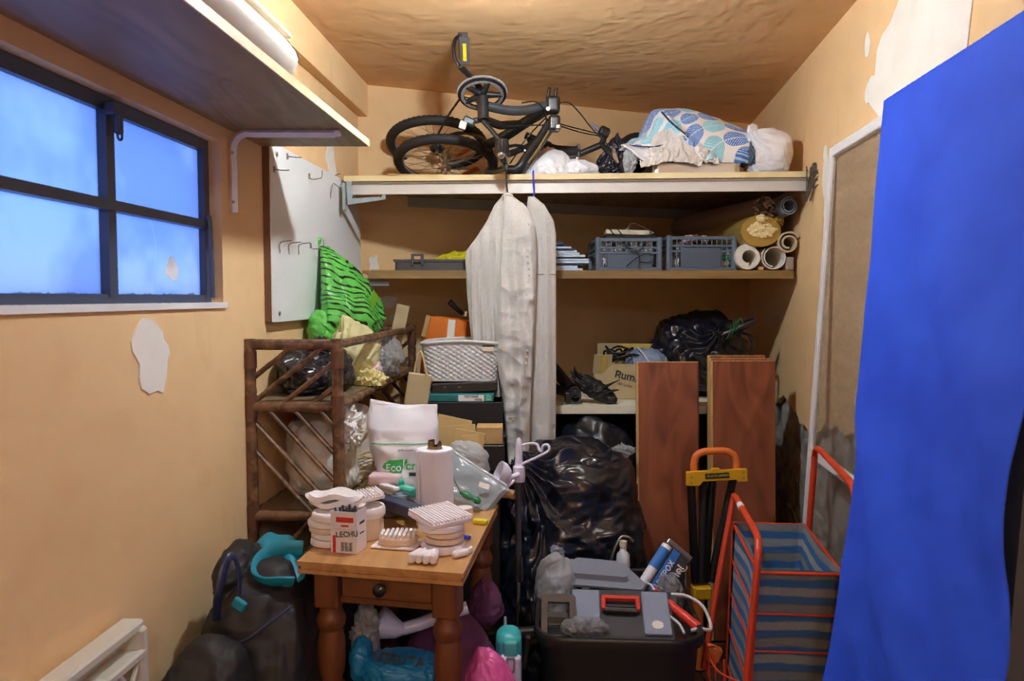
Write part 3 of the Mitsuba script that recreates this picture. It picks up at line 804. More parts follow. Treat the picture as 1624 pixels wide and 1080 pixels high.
# frame
part(bk, 'rear_frame', tube(cr([(-.10, 3.28, 2.288), (-.02, 3.30, 2.276), (.06, 3.32, 2.281), (.160, 3.35, 2.312)], 6), [.020] * 19, 12), 'm_bike_grey', smooth=60)
part(bk, 'main_beam', tube(cr([(.158, 3.37, 2.302), (.06, 3.44, 2.258), (-.06, 3.54, 2.202), (-.16, 3.66, 2.19)], 6), .029, 12, squash=.75), 'm_bike_black', smooth=60)
part(bk, 'seat_tube', tube([(.045, 3.44, 2.25), (-.05, 3.40, 2.235), (-.11, 3.30, 2.235)], .018, 10), 'm_bike_black', smooth=60)
ft = part(bk, 'front_frame', tube(cr([(.170, 3.37, 2.245), (.125, 3.41, 2.18), (.07, 3.46, 2.112), (.028, 3.47, 2.06), (-.02, 3.48, 2.055)], 6), .029, 12, squash=.8), 'm_bike_black', smooth=60)
part(ft, 'stripe', tube([(.158, 3.352, 2.205), (.115, 3.392, 2.14), (.07, 3.428, 2.082)], .004, 5), 'm_gold_stripe', label='gold stripe')
hg = part(bk, 'hinge', rb((.172, 3.35, 2.308), (.058, .06, .072), .016), 'm_bike_black', smooth=40)
part(hg, 'lower_block', rb((.178, 3.355, 2.232), (.050, .06, .066), .014), 'm_bike_black', smooth=40)
for x in (.150, .180):
    part(hg, 'lever', tube([(x, 3.345, 2.335), (x + .004, 3.34, 2.366), (x + .008, 3.335, 2.378)], [.009, .006, .007], 8), 'm_black_plastic', smooth=50)
part(hg, 'nut', align(lathe([(0, 0), (.009, 0), (.009, .008), (0, .008)], 12), (0, -1, 0), (.150, 3.318, 2.285)), 'm_chrome')
part(hg, 'clamp', rb((.192, 3.33, 2.212), (.026, .04, .026), .008), 'm_steel', smooth=40)
part(bk, 'fork', tube(cr([(-.015, 3.44, 2.12), (.05, 3.52, 2.16), (.10, 3.55, 2.18), (.18, 3.58, 2.15)], 5), .014, 8), 'm_bike_black', smooth=50)
part(bk, 'fork_leg', tube(cr([(.06, 3.6, 2.235), (.12, 3.6, 2.21), (.17, 3.58, 2.185)], 5), .016, 8), 'm_bike_black', smooth=50)
part(bk, 'stem', tube([(-.042, 3.22, 2.142), (-.042, 3.223, 2.112), (-.042, 3.227, 2.085)], [.028, .030, .029], 20), 'm_black_gloss', smooth=50)
part(bk, 'clamp_bolt', trimesh.creation.icosphere(subdivisions=2, radius=.017).apply_translation((-.043, 3.212, 2.078)), 'm_chrome', smooth=True)
part(bk, 'stem_foot', tube(cr([(-.037, 3.24, 2.085), (-.033, 3.28, 2.06), (-.03, 3.36, 2.050), (-.07, 3.42, 2.045), (-.11, 3.45, 2.043)], 4), .013, 8), 'm_black_gloss', smooth=50)
part(bk, 'mudguard', tube(cr([(-.31, 3.80, 2.27), (-.22, 3.72, 2.27), (-.13, 3.62, 2.22), (-.10, 3.56, 2.16)], 6), .022, 8, squash=.35), 'm_black_plastic', smooth=50)
part(bk, 'chain', tube(cr([(-.212, 3.29, 2.325), (-.28, 3.5, 2.300), (-.36, 3.8, 2.27)], 5), .005, 6), 'm_black_plastic')
part(bk, 'reflector_lamp', bx((.072, 3.50, 2.145), (.045, .02, .022), .006, ry=12), 'm_steel')
part(bk, 'brake_arm', tube(cr([(-.02, 3.5, 2.165), (.02, 3.49, 2.168), (.06, 3.48, 2.158), (.09, 3.46, 2.14)], 5), .007, 6), 'm_black_plastic', smooth=50)
# saddle, post, bars
sd = part(bk, 'saddle', tube(cr([(.075, 3.62, 2.215), (.13, 3.60, 2.195), (.20, 3.58, 2.165), (.26, 3.575, 2.155), (.305, 3.575, 2.158)], 5), [.018, .022, .026, .029, .030, .031, .033, .034, .036, .038, .040, .042, .044, .046, .047, .048, .047, .046, .045, .043, .04][:21], 12, squash=.55), 'm_black_matt', smooth=60)
part(sd, 'rear_clip', bx((.297, 3.56, 2.150), (.012, .05, .07), .004), 'm_darkgrey_plastic')
part(bk, 'seat_post', tube([(.14, 3.58, 2.165), (.265, 3.56, 2.128), (.413, 3.555, 2.189)], .0145, 10), 'm_bike_black', smooth=50)
part(bk, 'post_clamp', rb((.292, 3.545, 2.118), (.022, .03, .024), .007), 'm_steel', smooth=40)
part(bk, 'handlebar', tube(cr([(.405, 3.52, 2.228), (.408, 3.53, 2.205), (.403, 3.55, 2.183), (.43, 3.52, 2.145), (.458, 3.5, 2.115), (.50, 3.47, 2.052)], 5), .013, 10), 'm_bike_black', smooth=50)
part(bk, 'grip', tube([(.465, 3.49, 2.105), (.485, 3.475, 2.075), (.505, 3.462, 2.045)], .019, 10), 'm_black_matt', smooth=50)
part(bk, 'brake_lever', rb((.408, 3.52, 2.232), (.05, .04, .045), .014, ry=25), 'm_black_gloss', smooth=40)
part(bk, 'brake_lever', tube([(.352, 3.52, 2.272), (.385, 3.52, 2.24)], [.004, .008], 8), 'm_chrome', smooth=40)
part(bk, 'brake_lever', tube([(.44, 3.46, 2.145), (.452, 3.455, 2.11), (.462, 3.455, 2.085)], [.008, .012, .008], 8), 'm_chrome', smooth=40)
part(bk, 'brake_housing', rb((.487, 3.48, 2.115), (.05, .04, .05), .016, ry=30), 'm_black_gloss', smooth=40)
for pts in ([(.198, 3.35, 2.318), (.245, 3.40, 2.330), (.298, 3.48, 2.304), (.355, 3.5, 2.24), (.43, 3.49, 2.16)], [(.195, 3.36, 2.235), (.30, 3.5, 2.24), (.40, 3.51, 2.218)], [(.19, 3.36, 2.228), (.30, 3.5, 2.228), (.39, 3.51, 2.212)],
            [(-.1, 3.28, 2.235), (-.033, 3.36, 2.225), (.104, 3.37, 2.23), (.205, 3.36, 2.225)], [(.04, 3.30, 2.306), (.10, 3.31, 2.312), (.135, 3.32, 2.28), (.145, 3.35, 2.24)], [(.15, 3.44, 2.28), (.09, 3.5, 2.23), (.04, 3.5, 2.17), (.0, 3.46, 2.12)],
            [(.10, 3.5, 2.2), (.03, 3.54, 2.15), (-.01, 3.56, 2.1)], [(-.20, 3.30, 2.330), (-.16, 3.26, 2.310), (-.125, 3.245, 2.275)]):
    part(bk, 'cable', tube(cr(pts, 6), .0028, 6), 'm_black_plastic', smooth=50)

solo('cardboard_strip', bx((-.43, 3.70, ZT + .0035), (.24, .52, .005), .001, rz=2), 'm_card', 'thin cardboard sheet under the bicycle wheels at the edge of the top shelf', 'cardboard')

# ------------------------------------------------------------------ bags and things right of the bicycle
wb_ = thing('plastic_bag', 'white plastic bag lying behind the two hanger hooks', 'bag')
part(wb_, 'body', bag((.165, 3.555, 2.075), (.125, .12, .088), 31, 5, .12, .007, 2.6, floor=ZT + .002, taper=.25), 'm_whitebag', smooth=60)
part(wb_, 'tail', bag((.285, 3.54, 2.060), (.10, .09, .055), 37, 5, .12, .007, 2.6, floor=ZT + .002), 'm_whitebag', smooth=60)
b = thing('plastic_bag', 'pointed black plastic bag hanging on the handlebar, left of the leaf print bag', 'bag')
part(b, 'body', bag((.468, 3.565, 2.115), (.075, .05, .10), 32, 5, .2, .010, 3.0, floor=ZT + .002, knot=(0.15, -.1, 1), kfold=.25, kn=9, taper=.45), 'm_blackbag', smooth=60)
solo('helmet', bag((.605, 3.83, 2.155), (.125, .13, .135), 33, 4, .08, .0, 3.0, floor=ZT + .002), 'm_black_matt', 'dull black rounded helmet half hidden behind the leaf print bag', 'helmet', smooth=True)
pch = []
for u in np.linspace(0, 1, 14):
    row = []
    for v in np.linspace(0, 1, 10):
        x = .475 + .165 * u
        row.append((x, 3.40 + .07 * v, 2.165 - .055 * math.sin(u * 2.2) * (1 - v) + .01 * v - .035 * u * (1 - v) * .3 + .006 * math.sin(u * 9)))
    pch.append(row)
k = thing('plastic_pouch', 'flat white plastic pouch sticking out in front of the leaf print bag', 'pouch')
pch = np.array(pch); pch[..., 2] -= .012
part(k, 'sheet', slab(pch, .008)[0], 'm_white_plastic', smooth=40)
part(k, 'prop', mv(bag((0, 0, 0), (.028, .02, .055), 35, 4, .2, .006, 4), .508, 3.43, 2.088), 'm_milky', smooth=60)
# leaf print fabric bag: gathered cloth over its contents
N1, N2 = 90, 60
P = np.zeros((N1, N2, 3)); 
prof = [(.478, 2.150), (.53, 2.195), (.585, 2.235), (.622, 2.325), (.66, 2.345), (.76, 2.352), (.83, 2.345), (.92, 2.318), (1.0, 2.275), (1.055, 2.235), (1.068, 2.20)]
px = np.array([q[0] for q in prof]); pz = np.array([q[1] for q in prof])
for i, u in enumerate(np.linspace(0, 1, N1)):
    x = .478 + .59 * u
    top = np.interp(x, px, pz)
    lowz = ZT + .055 + .05 * max(0, 1 - u * 5)
    for j, v in enumerate(np.linspace(0, 1, N2)):
        # v 0 front bottom, .5 ridge, 1 back bottom
        a = v * np.pi
        yy_ = 3.60 - .165 * math.cos(a) * (0.75 + .25 * math.sin(u * np.pi)) 
        zz_ = lowz + (top - lowz) * math.sin(a) ** .55
        P[i, j] = (x + .02 * math.cos(a) * math.sin(u * 7), yy_, zz_)
P[..., 1] -= .045 * np.clip(1 - np.abs((P[..., 0] - .70) + (P[..., 2] - 2.25) * .9) / .035, 0, 1) * (P[..., 1] < 3.6)
P = crumple_sheet(P, .016, 7, 41)
m, uv = slab(P, .004)
k = thing('fabric_bag', 'white fabric bag printed with blue and aqua leaves on the top shelf', 'bag')
part(k, 'cloth', m, 'm_leaf_fabric', smooth=True, uv=uv)
part(k, 'side', bag((1.045, 3.50, 2.115), (.03, .06, .075), 36, 4, .2, .012, 5, floor=ZT + .05), 'm_crate_panel', smooth=60, label='dark blue crumpled side')
part(k, 'handle', tube(cr([(.645, 3.43, 2.30), (.665, 3.415, 2.27), (.70, 3.41, 2.235), (.745, 3.41, 2.20), (.775, 3.415, 2.165)], 6), .004, 6), 'm_navy', smooth=50)
part(k, 'handle', tube(cr([(.50, 3.46, 2.165), (.55, 3.44, 2.155), (.61, 3.43, 2.15), (.66, 3.42, 2.16)], 6), .003, 6), 'm_navy', smooth=50)
# tray and rag
tr = thing('baking_tray', 'shallow metal tray with rounded corners holding the cream rag', 'tray')
def tray_wall(w, d, h, t, r=.035):
    o = sbox(-w / 2, -d / 2, w / 2, d / 2).buffer(-r).buffer(r)
    return join(mv(prism(o.difference(o.buffer(-t)), h), 0, 0, 0), mv(prism(o.buffer(-t * .5), t), 0, 0, 0))
part(tr, 'pan', mv(tray_wall(.39, .26, .046, .003), .795, 3.545, ZT + .001), 'm_alu_tray')
o = sbox(-.197, -.132, .197, .132).buffer(-.035).buffer(.035)
part(tr, 'rim', mv(prism(o.difference(o.buffer(-.008)), .004), .795, 3.545, ZT + .044), 'm_alu_tray')
rg = np.zeros((100, 70, 3))
for i, u in enumerate(np.linspace(0, 1, 100)):
    for j, v in enumerate(np.linspace(0, 1, 70)):
        x = .553 + .335 * u
        h = np.interp(u, [0, .1, .28, .45, .6, .8, 1], [.05, .10, .165, .185, .150, .09, .05])
        rg[i, j] = (x, 3.385 + .15 * v, ZT + .03 + h * math.sin(min(1, v * 1.15 + .18) * np.pi * .62) ** 1.2 - .028 * (1 - v) ** 3 * (1 if u < .75 else 0))
rg = crumple_sheet(crumple_sheet(rg, .013, 22, 51), .008, 60, 52)
rg[..., 2] = np.maximum(rg[..., 2], ZT + .004)
solo('rag', slab(rg, .004)[0], 'm_rag', 'crumpled cream rag spilling over the metal tray', 'rag', smooth=60)
s = thing('plastic_sack', 'white knotted plastic sack at the right end of the top shelf', 'sack')
part(s, 'body', bag((1.135, 3.53, 2.130), (.098, .12, .112), 61, 6, .08, .006, 2.6, box=.78, floor=ZT + .002, knot=(-.80, -.35, .5), kfold=.20, kn=22), 'm_whitebag', smooth=60)
part(s, 'knot', bag((1.052, 3.475, 2.222), (.022, .02, .034), 62, 4, .3, .008, 4), 'm_whitebag', smooth=60)
# wire tie at the shelf end
k = thing('wire_tie', 'twisted dark wire and rag tying the right end of the top shelf', 'wire')
rr = random.Random(8)
for i in range(4):
    x0 = 1.232 + .014 * i + rr.uniform(-.004, .004)
    part(k, 'strand', tube(cr([(x0 + rr.uniform(-.01, .01), 3.325, 1.90 + .03 * rr.random()), (x0 + .005, 3.318, 1.98), (x0 + .004, 3.318, 2.04), (x0 + .02, 3.36, 2.045), (x0 + .03, 3.35, 2.0), (x0 + .012, 3.31, 1.94)], 5), .0026, 6), 'm_wire_grey', smooth=50)
for i in range(6):
    z = 1.975 + .010 * i + rr.uniform(-.006, .006)
    w = lambda: rr.uniform(-.010, .010)
    part(k, 'strand', tube(cr([(1.240 + w(), 3.31, z - .06 + w()), (1.258, 3.29, z - .01 + w()), (1.262, 3.22, z + w()), (1.256, 3.13, z - .02 + w()), (1.246, 3.05, z - .01 + w()), (1.24, 3.00, z - .03 + w())], 5), .0032, 6), 'm_wire_grey', smooth=50)
part(k, 'knot', bag((1.262, 3.30, 2.035), (.018, .02, .024), 63, 3, .4, .006, 5), 'm_wire_grey', smooth=60)
part(k, 'knot', bag((1.243, 3.03, 1.965), (.016, .03, .03), 64, 3, .4, .008, 5), 'm_wire_grey', smooth=60)
# ================================================================== middle shelf
k = thing('tool_case', 'shallow dark grey plastic case with a raised loop handle', 'case')
part(k, 'tub', join(prism(sbox(-.16, -.11, .16, .11).buffer(-.015).buffer(.015), .040).apply_translation((-.375, 3.70, ZM + .004))), 'm_darkgrey_plastic')
part(k, 'rim', mv(prism(sbox(-.167, -.117, .167, .117).buffer(-.015).buffer(.015), .010), -.375, 3.70, ZM + .044), 'm_darkgrey_plastic')
part(k, 'handle', join(bx((-.452, 3.58, ZM + .052), (.012, .012, .05), .002), bx((-.408, 3.58, ZM + .052), (.012, .012, .05), .002), bx((-.43, 3.58, ZM + .074), (.056, .012, .010), .002), bx((-.43, 3.58, ZM + .045), (.056, .012, .010), .002)), 'm_darkgrey_plastic')
solo('plastic_bag', bag((-.25, 3.90, ZM + .055), (.12, .07, .052), 71, 4, .25, .008, 4, floor=ZM + .004), 'm_yellow', 'yellow plastic bag lying behind the dark grey case', 'bag', smooth=60)
solo('cardboard_strip', bx((-.57, 3.68, ZM + .006), (.16, .14, .005), .001, rz=4), 'm_card', 'piece of cardboard lying left of the dark grey case', 'cardboard')
ws = [(.345, .012, 0), (.318, .012, 0), (.352, .010, 1), (.372, .012, 0), (.372, .010, 0), (.355, .006, 1), (.355, .012, 0), (.33, .010, 0), (.315, .012, 0), (.302, .006, 1), (.290, .010, 0), (.27, .007, 1), (.255, .007, 1), (.258, .006, 1)]
z = ZM + .003
bsh = {}
for i, (xr, h, d) in enumerate(ws):
    xr -= .018
    nth = ('lowest', 'second', 'third', 'fourth', 'fifth', 'sixth', 'seventh', 'eighth', 'ninth', 'tenth', 'eleventh', 'twelfth', 'thirteenth', 'topmost')[i]
    lab = ('dark edged' if d else 'pale blue') + ' booklet, ' + nth + (' from the bottom' if 0 < i < 13 else '') + ' in the stack beside the hanging clothes'
    solo('booklet', bx((xr - .11, 3.69 + .006 * ((i * 7) % 3), z + h / 2), (.22, .16, h - .001), .0012, rz=((i * 13) % 7 - 3) * .5), 'm_booklet_dark' if d else 'm_booklet', lab, 'booklet', group='dark edged booklets' if d else 'pale blue booklets')
    z += h
def crate(x0, x1, y0, y1, z0, z1, label, pw):
    k = thing('plastic_crate', label, 'crate')
    w, d, h = x1 - x0, y1 - y0, z1 - z0
    cx, cy = (x0 + x1) / 2, (y0 + y1) / 2
    part(k, 'base', bx((cx, cy, z0 + .004), (w, d, .008), .002), 'm_crate_blue')
    for x in (x0 + .010, x1 - .010):
        for y in (y0 + .010, y1 - .010):
            part(k, 'post', rb((x, y, z0 + h / 2), (.024, .024, h), .009, n=2), 'm_crate_blue', smooth=40)
    for zz in (z1 - .014, z1 - .050, z1 - .074, z0 + .010):
        for y in (y0 + .004, y1 - .004):
            part(k, 'slat', bx((cx, y, zz), (w - .02, .008, .010 if zz < z1 - .02 else .016), .002), 'm_crate_blue')
        for x in (x0 + .004, x1 - .004):
            part(k, 'slat', bx((x, cy, zz), (.008, d - .02, .010 if zz < z1 - .02 else .016), .002), 'm_crate_blue')
    n = int(w / .022)
    for i in range(1, n):
        x = x0 + w * i / n
        for y in (y0 + .005, y1 - .005):
            part(k, 'bar', bx((x, y, z0 + h / 2 - .005), (.005, .006, h - .02), .001), 'm_crate_blue')
    part(k, 'panel', bx((cx + pw[0], y0 + .002, z0 + pw[2] / 2 + .012), (pw[1], .008, pw[2]), .002), 'm_crate_panel', label='solid front panel')
    return k
crate(.384, .686, 3.60, 3.96, ZM + .004, ZM + .158, 'blue grey plastic crate topped with a pale box and cables', (0.0, .20, .062))
crate(.708, 1.028, 3.60, 3.98, ZM + .004, ZM + .166, 'blue grey plastic crate next to the rolls, pink toys inside', (-.005, .185, .092))
rr = random.Random(3)
for i in range(7):
    solo('plastic_bag', bag((.42 + .036 * i, 3.655 + .02 * (i % 2), ZM + .075), (.022, .026, .055), 80 + i, 3, .3, .008, 5, floor=ZM + .014), 'm_bubble' if i % 2 else 'm_whitebag', ('leftmost', 'second', 'third', 'fourth', 'fifth', 'sixth', 'rightmost')[i] + ' small crumpled plastic bag from the left inside the left crate', 'bag', smooth=60, group='small bags in the left crate')
for i in range(5):
    solo('plastic_bag', bag((.742 + (.018 if i < 3 else .245) + .012 * (i % 3), 3.66, ZM + .04 + .035 * (i % 3)), (.020, .026, .024), 90 + i, 3, .3, .008, 5), 'm_bubble' if i % 2 else 'm_whitebag', 'small crumpled plastic bag behind the ' + ('lower left', 'middle left', 'upper left', 'lower right', 'upper right')[i] + ' bars of the right crate', 'bag', smooth=60, group='small bags in the right crate')
for x, r, mt, lb in ((.822, .026, 'm_pink_toy', 'leftmost pale pink knob on top of the right crate'), (.858, .026, 'm_brown_toy', 'brown fuzzy ball on top of the right crate'), (.892, .022, 'm_pink_toy', 'rightmost pale pink knob on top of the right crate')):
    solo('toy', bag((x, 3.665, ZM + .150), (r, r, r * .8), int(x * 1000), 3, .2, .004, 4), mt, lb, 'toy', smooth=60)
solo('toy', bag((.985, 3.65, ZM + .065), (.026, .022, .014), 97, 3, .2, .003, 4), 'm_teal_toy', 'teal piece behind the bars of the right crate', 'toy', smooth=60)
solo('toy', bag((.985, 3.65, ZM + .035), (.026, .022, .018), 98, 3, .4, .006, 5), 'm_cream', 'cream piece behind the bars of the right crate', 'toy', smooth=60)
solo('router', bx((.545, 3.76, ZM + .186), (.205, .13, .024), .004, rz=-2, ry=2), 'm_cream', 'flat cream box lying on top of the left crate', 'box')
solo('adapter_box', bx((.555, 3.75, ZM + .163), (.24, .15, .018), .004), 'm_black_plastic', 'flat black device under the cream box on the left crate', 'device')
k = thing('cable_tangle', 'thin black cables hanging down the front of the left crate', 'cable')
for pts in ([(.455, 3.69, ZM + .205), (.475, 3.62, ZM + .16), (.515, 3.592, ZM + .115), (.55, 3.588, ZM + .10)], [(.49, 3.68, ZM + .203), (.51, 3.62, ZM + .16), (.52, 3.592, ZM + .12), (.56, 3.585, ZM + .082), (.60, 3.585, ZM + .11)],
            [(.52, 3.588, ZM + .02), (.56, 3.584, ZM + .055), (.61, 3.586, ZM + .08), (.64, 3.588, ZM + .07), (.62, 3.586, ZM + .04), (.575, 3.584, ZM + .045)], [(.56, 3.585, ZM + .10), (.58, 3.583, ZM + .06), (.575, 3.584, ZM + .015)]):
    part(k, 'cable', tube(cr(pts, 6), .0022, 5), 'm_black_plastic', smooth=50)
solo('cable', tube(cr([(.53, 3.67, ZM + .20), (.545, 3.645, ZM + .185), (.59, 3.63, ZM + .17), (.645, 3.64, ZM + .176), (.66, 3.7, ZM + .185), (.63, 3.78, ZM + .215), (.58, 3.76, ZM + .235), (.555, 3.72, ZM + .225), (.54, 3.68, ZM + .20)], 6), .0022, 5), 'm_cable_white', 'loop of white cable over the cream box', 'cable', smooth=50)
# rolls
def roll(a, b, R, turns, t, bsdf, label, name='roll', ph=0.0, end_r=None, loose=0.0):
    """spiral roll of sheet material from a to b"""
    a, b = np.asarray(a, float), np.asarray(b, float)
    d = b - a; L = np.linalg.norm(d); d /= L
    u = np.cross(d, [0, 0, 1.0]); u /= np.linalg.norm(u); w = np.cross(u, d)
    n = int(turns * 28) + 1
    th = np.linspace(0, turns * 2 * np.pi, n)
    r = R - (th / (2 * np.pi)) * (t + loose)
    cur = a[None, :] + 0
    P = np.zeros((n, 9, 3))
    for j, s in enumerate(np.linspace(0, 1, 9)):
        P[:, j] = a + d * (L * s + .006 * np.sin(th * .7) * (s < .1)[..., None] if False else L * s) + (r * np.cos(th + ph))[:, None] * u + (r * np.sin(th + ph))[:, None] * w
    return solo(name, slab(P, t)[0], bsdf, label, 'roll', smooth=50)
roll((1.068, 3.555, ZM + .062), (1.13, 4.28, ZM + .064), .056, 1.6, .015, 'm_white_roll', 'thick white roll lying next to the right crate', ph=1.0)
roll((1.185, 3.56, ZM + .062), (1.24, 4.3, ZM + .066), .056, 1.35, .005, 'm_white_roll', 'thin walled white roll, middle of the bottom row', ph=2.4, loose=.006)
roll((1.238, 3.53, ZM + .125), (1.322, 4.25, ZM + .125), .050, 1.7, .008, 'm_beige_roll', 'beige carpet roll unrolling against the right wall', ph=0.5, loose=.009)
roll((1.228, 3.50, ZM + .285), (1.23, 4.05, ZM + .26), .040, 1.9, .006, 'm_bluefoam', 'blue grey foam mat roll on top of the pile', ph=1.2, loose=.004)
g = thing('roll', 'gold foil covered roll with cream foam end', 'roll')
a, b = np.array([1.115, 3.535, ZM + .178]), np.array([1.03, 4.25, ZM + .182])
part(g, 'foil', tube([a, a + (b - a) * .03, b], [.094, .097, .088], 32, squash=.74), 'm_gold', smooth=50)
part(g, 'core', bag(a + np.array([.0, -.004, .004]), (.062, .010, .036), 111, 5, .25, .006, 3), 'm_foamcream', smooth=60, label='torn cream foam end')
part(g, 'flap', bag(a + np.array([-.004, -.016, .054]), (.026, .014, .016), 112, 4, .3, .005, 4), 'm_foamcream', smooth=60)
g = thing('rug_roll', 'rolled brown rug with frayed fringe above the gold roll', 'roll')
a, b = np.array([1.150, 3.60, ZM + .285]), np.array([.93, 4.36, ZM + .265])
part(g, 'rug', tube([a, b], [.052, .060], 22), 'm_rug', smooth=50)
rr = random.Random(12)
for i in range(70):
    th = rr.uniform(0, 2 * np.pi); r = .054 * math.sqrt(rr.random())
    q = a + np.array([r * math.cos(th), 0, r * math.sin(th)])
    e = q + np.array([rr.uniform(-.02, .035), -rr.uniform(.02, .06), rr.uniform(-.035, .02)])
    part(g, 'fringe', tube([q + np.array([0, .01, 0]), (q + e) / 2 + np.array([0, -.006, .006]), e], .0028, 4), 'm_beige_roll' if i % 3 else 'm_rug_dark')
solo('cellophane_roll', bag((1.19, 3.62, ZM + .225), (.05, .05, .022), 113, 4, .3, .010, 6), 'm_gold', 'crinkled golden wrap tucked right of the gold roll', 'wrap', smooth=60)
solo('concrete_block', bx((1.258, 3.585, ZM + .034), (.036, .05, .06), .005), 'm_concrete', 'small grey concrete block at the end of the middle shelf', 'block')
solo('wood_chip', bx((1.128, 3.575, ZM + .012), (.022, .03, .016), .002), 'm_dowel', 'small wood piece wedged under the white rolls', 'wood')
# ================================================================== green bag hanging on the pegboard
gb = thing('plastic_bag', 'bright green plastic bag with black tiger stripes hanging on the pegboard', 'bag')
sp = [  # z, y near (left in view), y far (right), depth off the board
    (1.705, 3.13, 3.16, .020), (1.685, 3.11, 3.19, .045), (1.65, 3.085, 3.25, .085), (1.60, 3.06, 3.32, .125), (1.54, 3.03, 3.40, .165), (1.47, 3.005, 3.47, .195), (1.41, 2.99, 3.49, .205), (1.37, 3.0, 3.46, .195), (1.335, 3.02, 3.38, .165), (1.32, 3.06, 3.30, .10)]
zs = np.array([s[0] for s in sp])[::-1]
rings = []
for z in np.linspace(1.705, 1.32, 70):
    y0, y1, dp = (np.interp(z, zs, np.array([s[k] for s in sp])[::-1]) for k in (1, 2, 3))
    a = np.linspace(0, 2 * np.pi, 96, endpoint=False)
    cy, ry = (y0 + y1) / 2, (y1 - y0) / 2
    ca, sa = np.cos(a), np.sin(a)
    y = cy + ry * np.sign(ca) * np.abs(ca) ** .8
    x = XL(y) + .036 + dp * (0.5 + 0.5 * np.sign(sa) * np.abs(sa) ** .8)
    p = np.stack([x, y, np.full(96, z)], 1)
    t = (1.705 - z) / .385
    fold = .010 * (.3 + t) * np.sin(a * 9 + 3 * meshkit.noise(p * 9, 3)) * (sa > -.3) + .014 * (ridged(p * 11, 7) ** 3 - .3) + .008 * (ridged(p * 26, 8) ** 2 - .3)
    n = np.stack([np.maximum(sa, 0), ca, 0 * a], 1)
    rings.append(p + n * fold[:, None])
part(gb, 'body', rings_mesh(rings), 'm_zebra_bag', smooth=60)
part(gb, 'lobe', bag((-0.735, 3.01, 1.375), (.05, .04, .078), 121, 5, .08, .004, 3), 'm_green_plain', smooth=60, label='plain green bulging corner')
tp = np.zeros((8, 5, 3))
for i, u in enumerate(np.linspace(0, 1, 8)):
    for j, v in enumerate(np.linspace(-1, 1, 5)):
        tp[i, j] = (-0.592 + .035 * u + .006 * v, 3.24 + .05 * u + .03 * v, 1.425 + .09 * u - .014 * v)
part(gb, 'tie', tube(cr([(-.775, 3.145, 1.70), (-.77, 3.135, 1.725), (-.765, 3.15, 1.735), (-.775, 3.165, 1.71)], 5), .006, 6), 'm_green_plain', smooth=50)
part(gb, 'tape', slab(tp * np.array([1, .75, 1]) + np.array([.010, .695, 0]), .003)[0], 'm_green_tape', label='strip of green tape')

# ================================================================== bamboo etagere
et = thing('bamboo_shelf', 'brown bamboo shelf unit with slanted struts along the left wall', 'shelf unit')
E0, E1 = 2.47, 3.72
def ex(s, y): return (-0.828 if s == 0 else -0.552) + 0.061 * (y - E0)
def pole(a, b, r, seg=10, nodes=.16, ph=0.0):
    a, b = np.asarray(a, float), np.asarray(b, float)
    L = np.linalg.norm(b - a)
    ts, rs = [0.0], [r]
    s = .06 + ph * nodes
    while s < L - .03:
        ts += [(s - .012) / L, s / L, (s + .012) / L]
        rs += [r, r * 1.09, r]
        s += nodes
    ts.append(1.0); rs.append(r)
    ts = np.array(ts)
    w = np.cross((b - a) / L, [.3, .5, .8]) * .002
    return tube(a + (b - a) * ts[:, None] + w * np.sin(ts * 7)[:, None], rs, seg)
levels = [1.352, 1.155, .805, .46, .12]
for s in (0, 1):
    for y in (E0, E1):
        part(et, 'post', pole((ex(s, y), y, 0.002), (ex(s, y), y, levels[0] + .018), .0185, 12, .19, .3 * s), 'm_bamboo', smooth=40)
for li, z in enumerate(levels):
    for y in (E0, E1):
        part(et, 'rail', pole((ex(0, y), y, z), (ex(1, y), y, z), .0175, 10, .15, .5), 'm_bamboo', smooth=40)
    for s in (0, 1):
        if not (s == 0 and li == 0):
            part(et, 'rail', pole((ex(s, E0), E0, z), (ex(s, E1), E1, z), .0145, 10, .17, .2), 'm_bamboo', smooth=40)
for z in levels[1:]:
    part(et, 'shelf_board', plank_poly([(ex(0, E0) + .01, E0 + .012), (ex(1, E0) - .006, E0 + .012), (ex(1, E1) - .006, E1 - .012), (ex(0, E1) + .01, E1 - .012)], z + .006, z + .016), 'm_etagere_shelf')
# slanted struts in the end panels
def struts(y, za, zb, rise, n, up):
    w = ex(1, y) - ex(0, y)
    for i in range(n):
        t = -0.55 + (1.75) * (i + .5) / n
        # line from (x=t*w) at bottom to top, clipped to the panel
        sl = rise
        x0, z0 = t * w, za
        pts = []
        for q in np.linspace(0, 1, 60):
            x = x0 + q * (zb - za) / sl
            z = za + q * (zb - za)
            if .012 < x < w - .012 and za + .008 < z < zb - .008:
                pts.append((x, z))
        if len(pts) > 6:
            (xa_, za_), (xb_, zb_) = pts[0], pts[-1]
            if not up:
                za_, zb_ = za + zb - za_, za + zb - zb_
            part(et, 'strut', pole((ex(0, y) + xa_, y, za_), (ex(0, y) + xb_, y, zb_), .0082, 8, .13, (i * .37) % 1), 'm_bamboo', smooth=40)
for y in (E0, E1):
    struts(y, levels[1], levels[0], .80, 5, True)
    struts(y, levels[2], levels[1], 1.12, 6, False)
    struts(y, levels[3], levels[2], 1.12, 6, True)
    struts(y, levels[4], levels[3], 1.12, 6, False)
for (x, y, z) in [(ex(s, y), y, z) for s in (0, 1) for y in (E0, E1) for z in levels[:4]]:
    if z == levels[0]:
        part(et, 'binding', join(tube([(x, y, z - .075), (x, y, z - .02)], .0215, 12)), 'm_rattan', smooth=40)
    else:
        part(et, 'binding', tube([(x, y, z - .035), (x, y, z + .035)], .0215, 12), 'm_rattan', smooth=40)
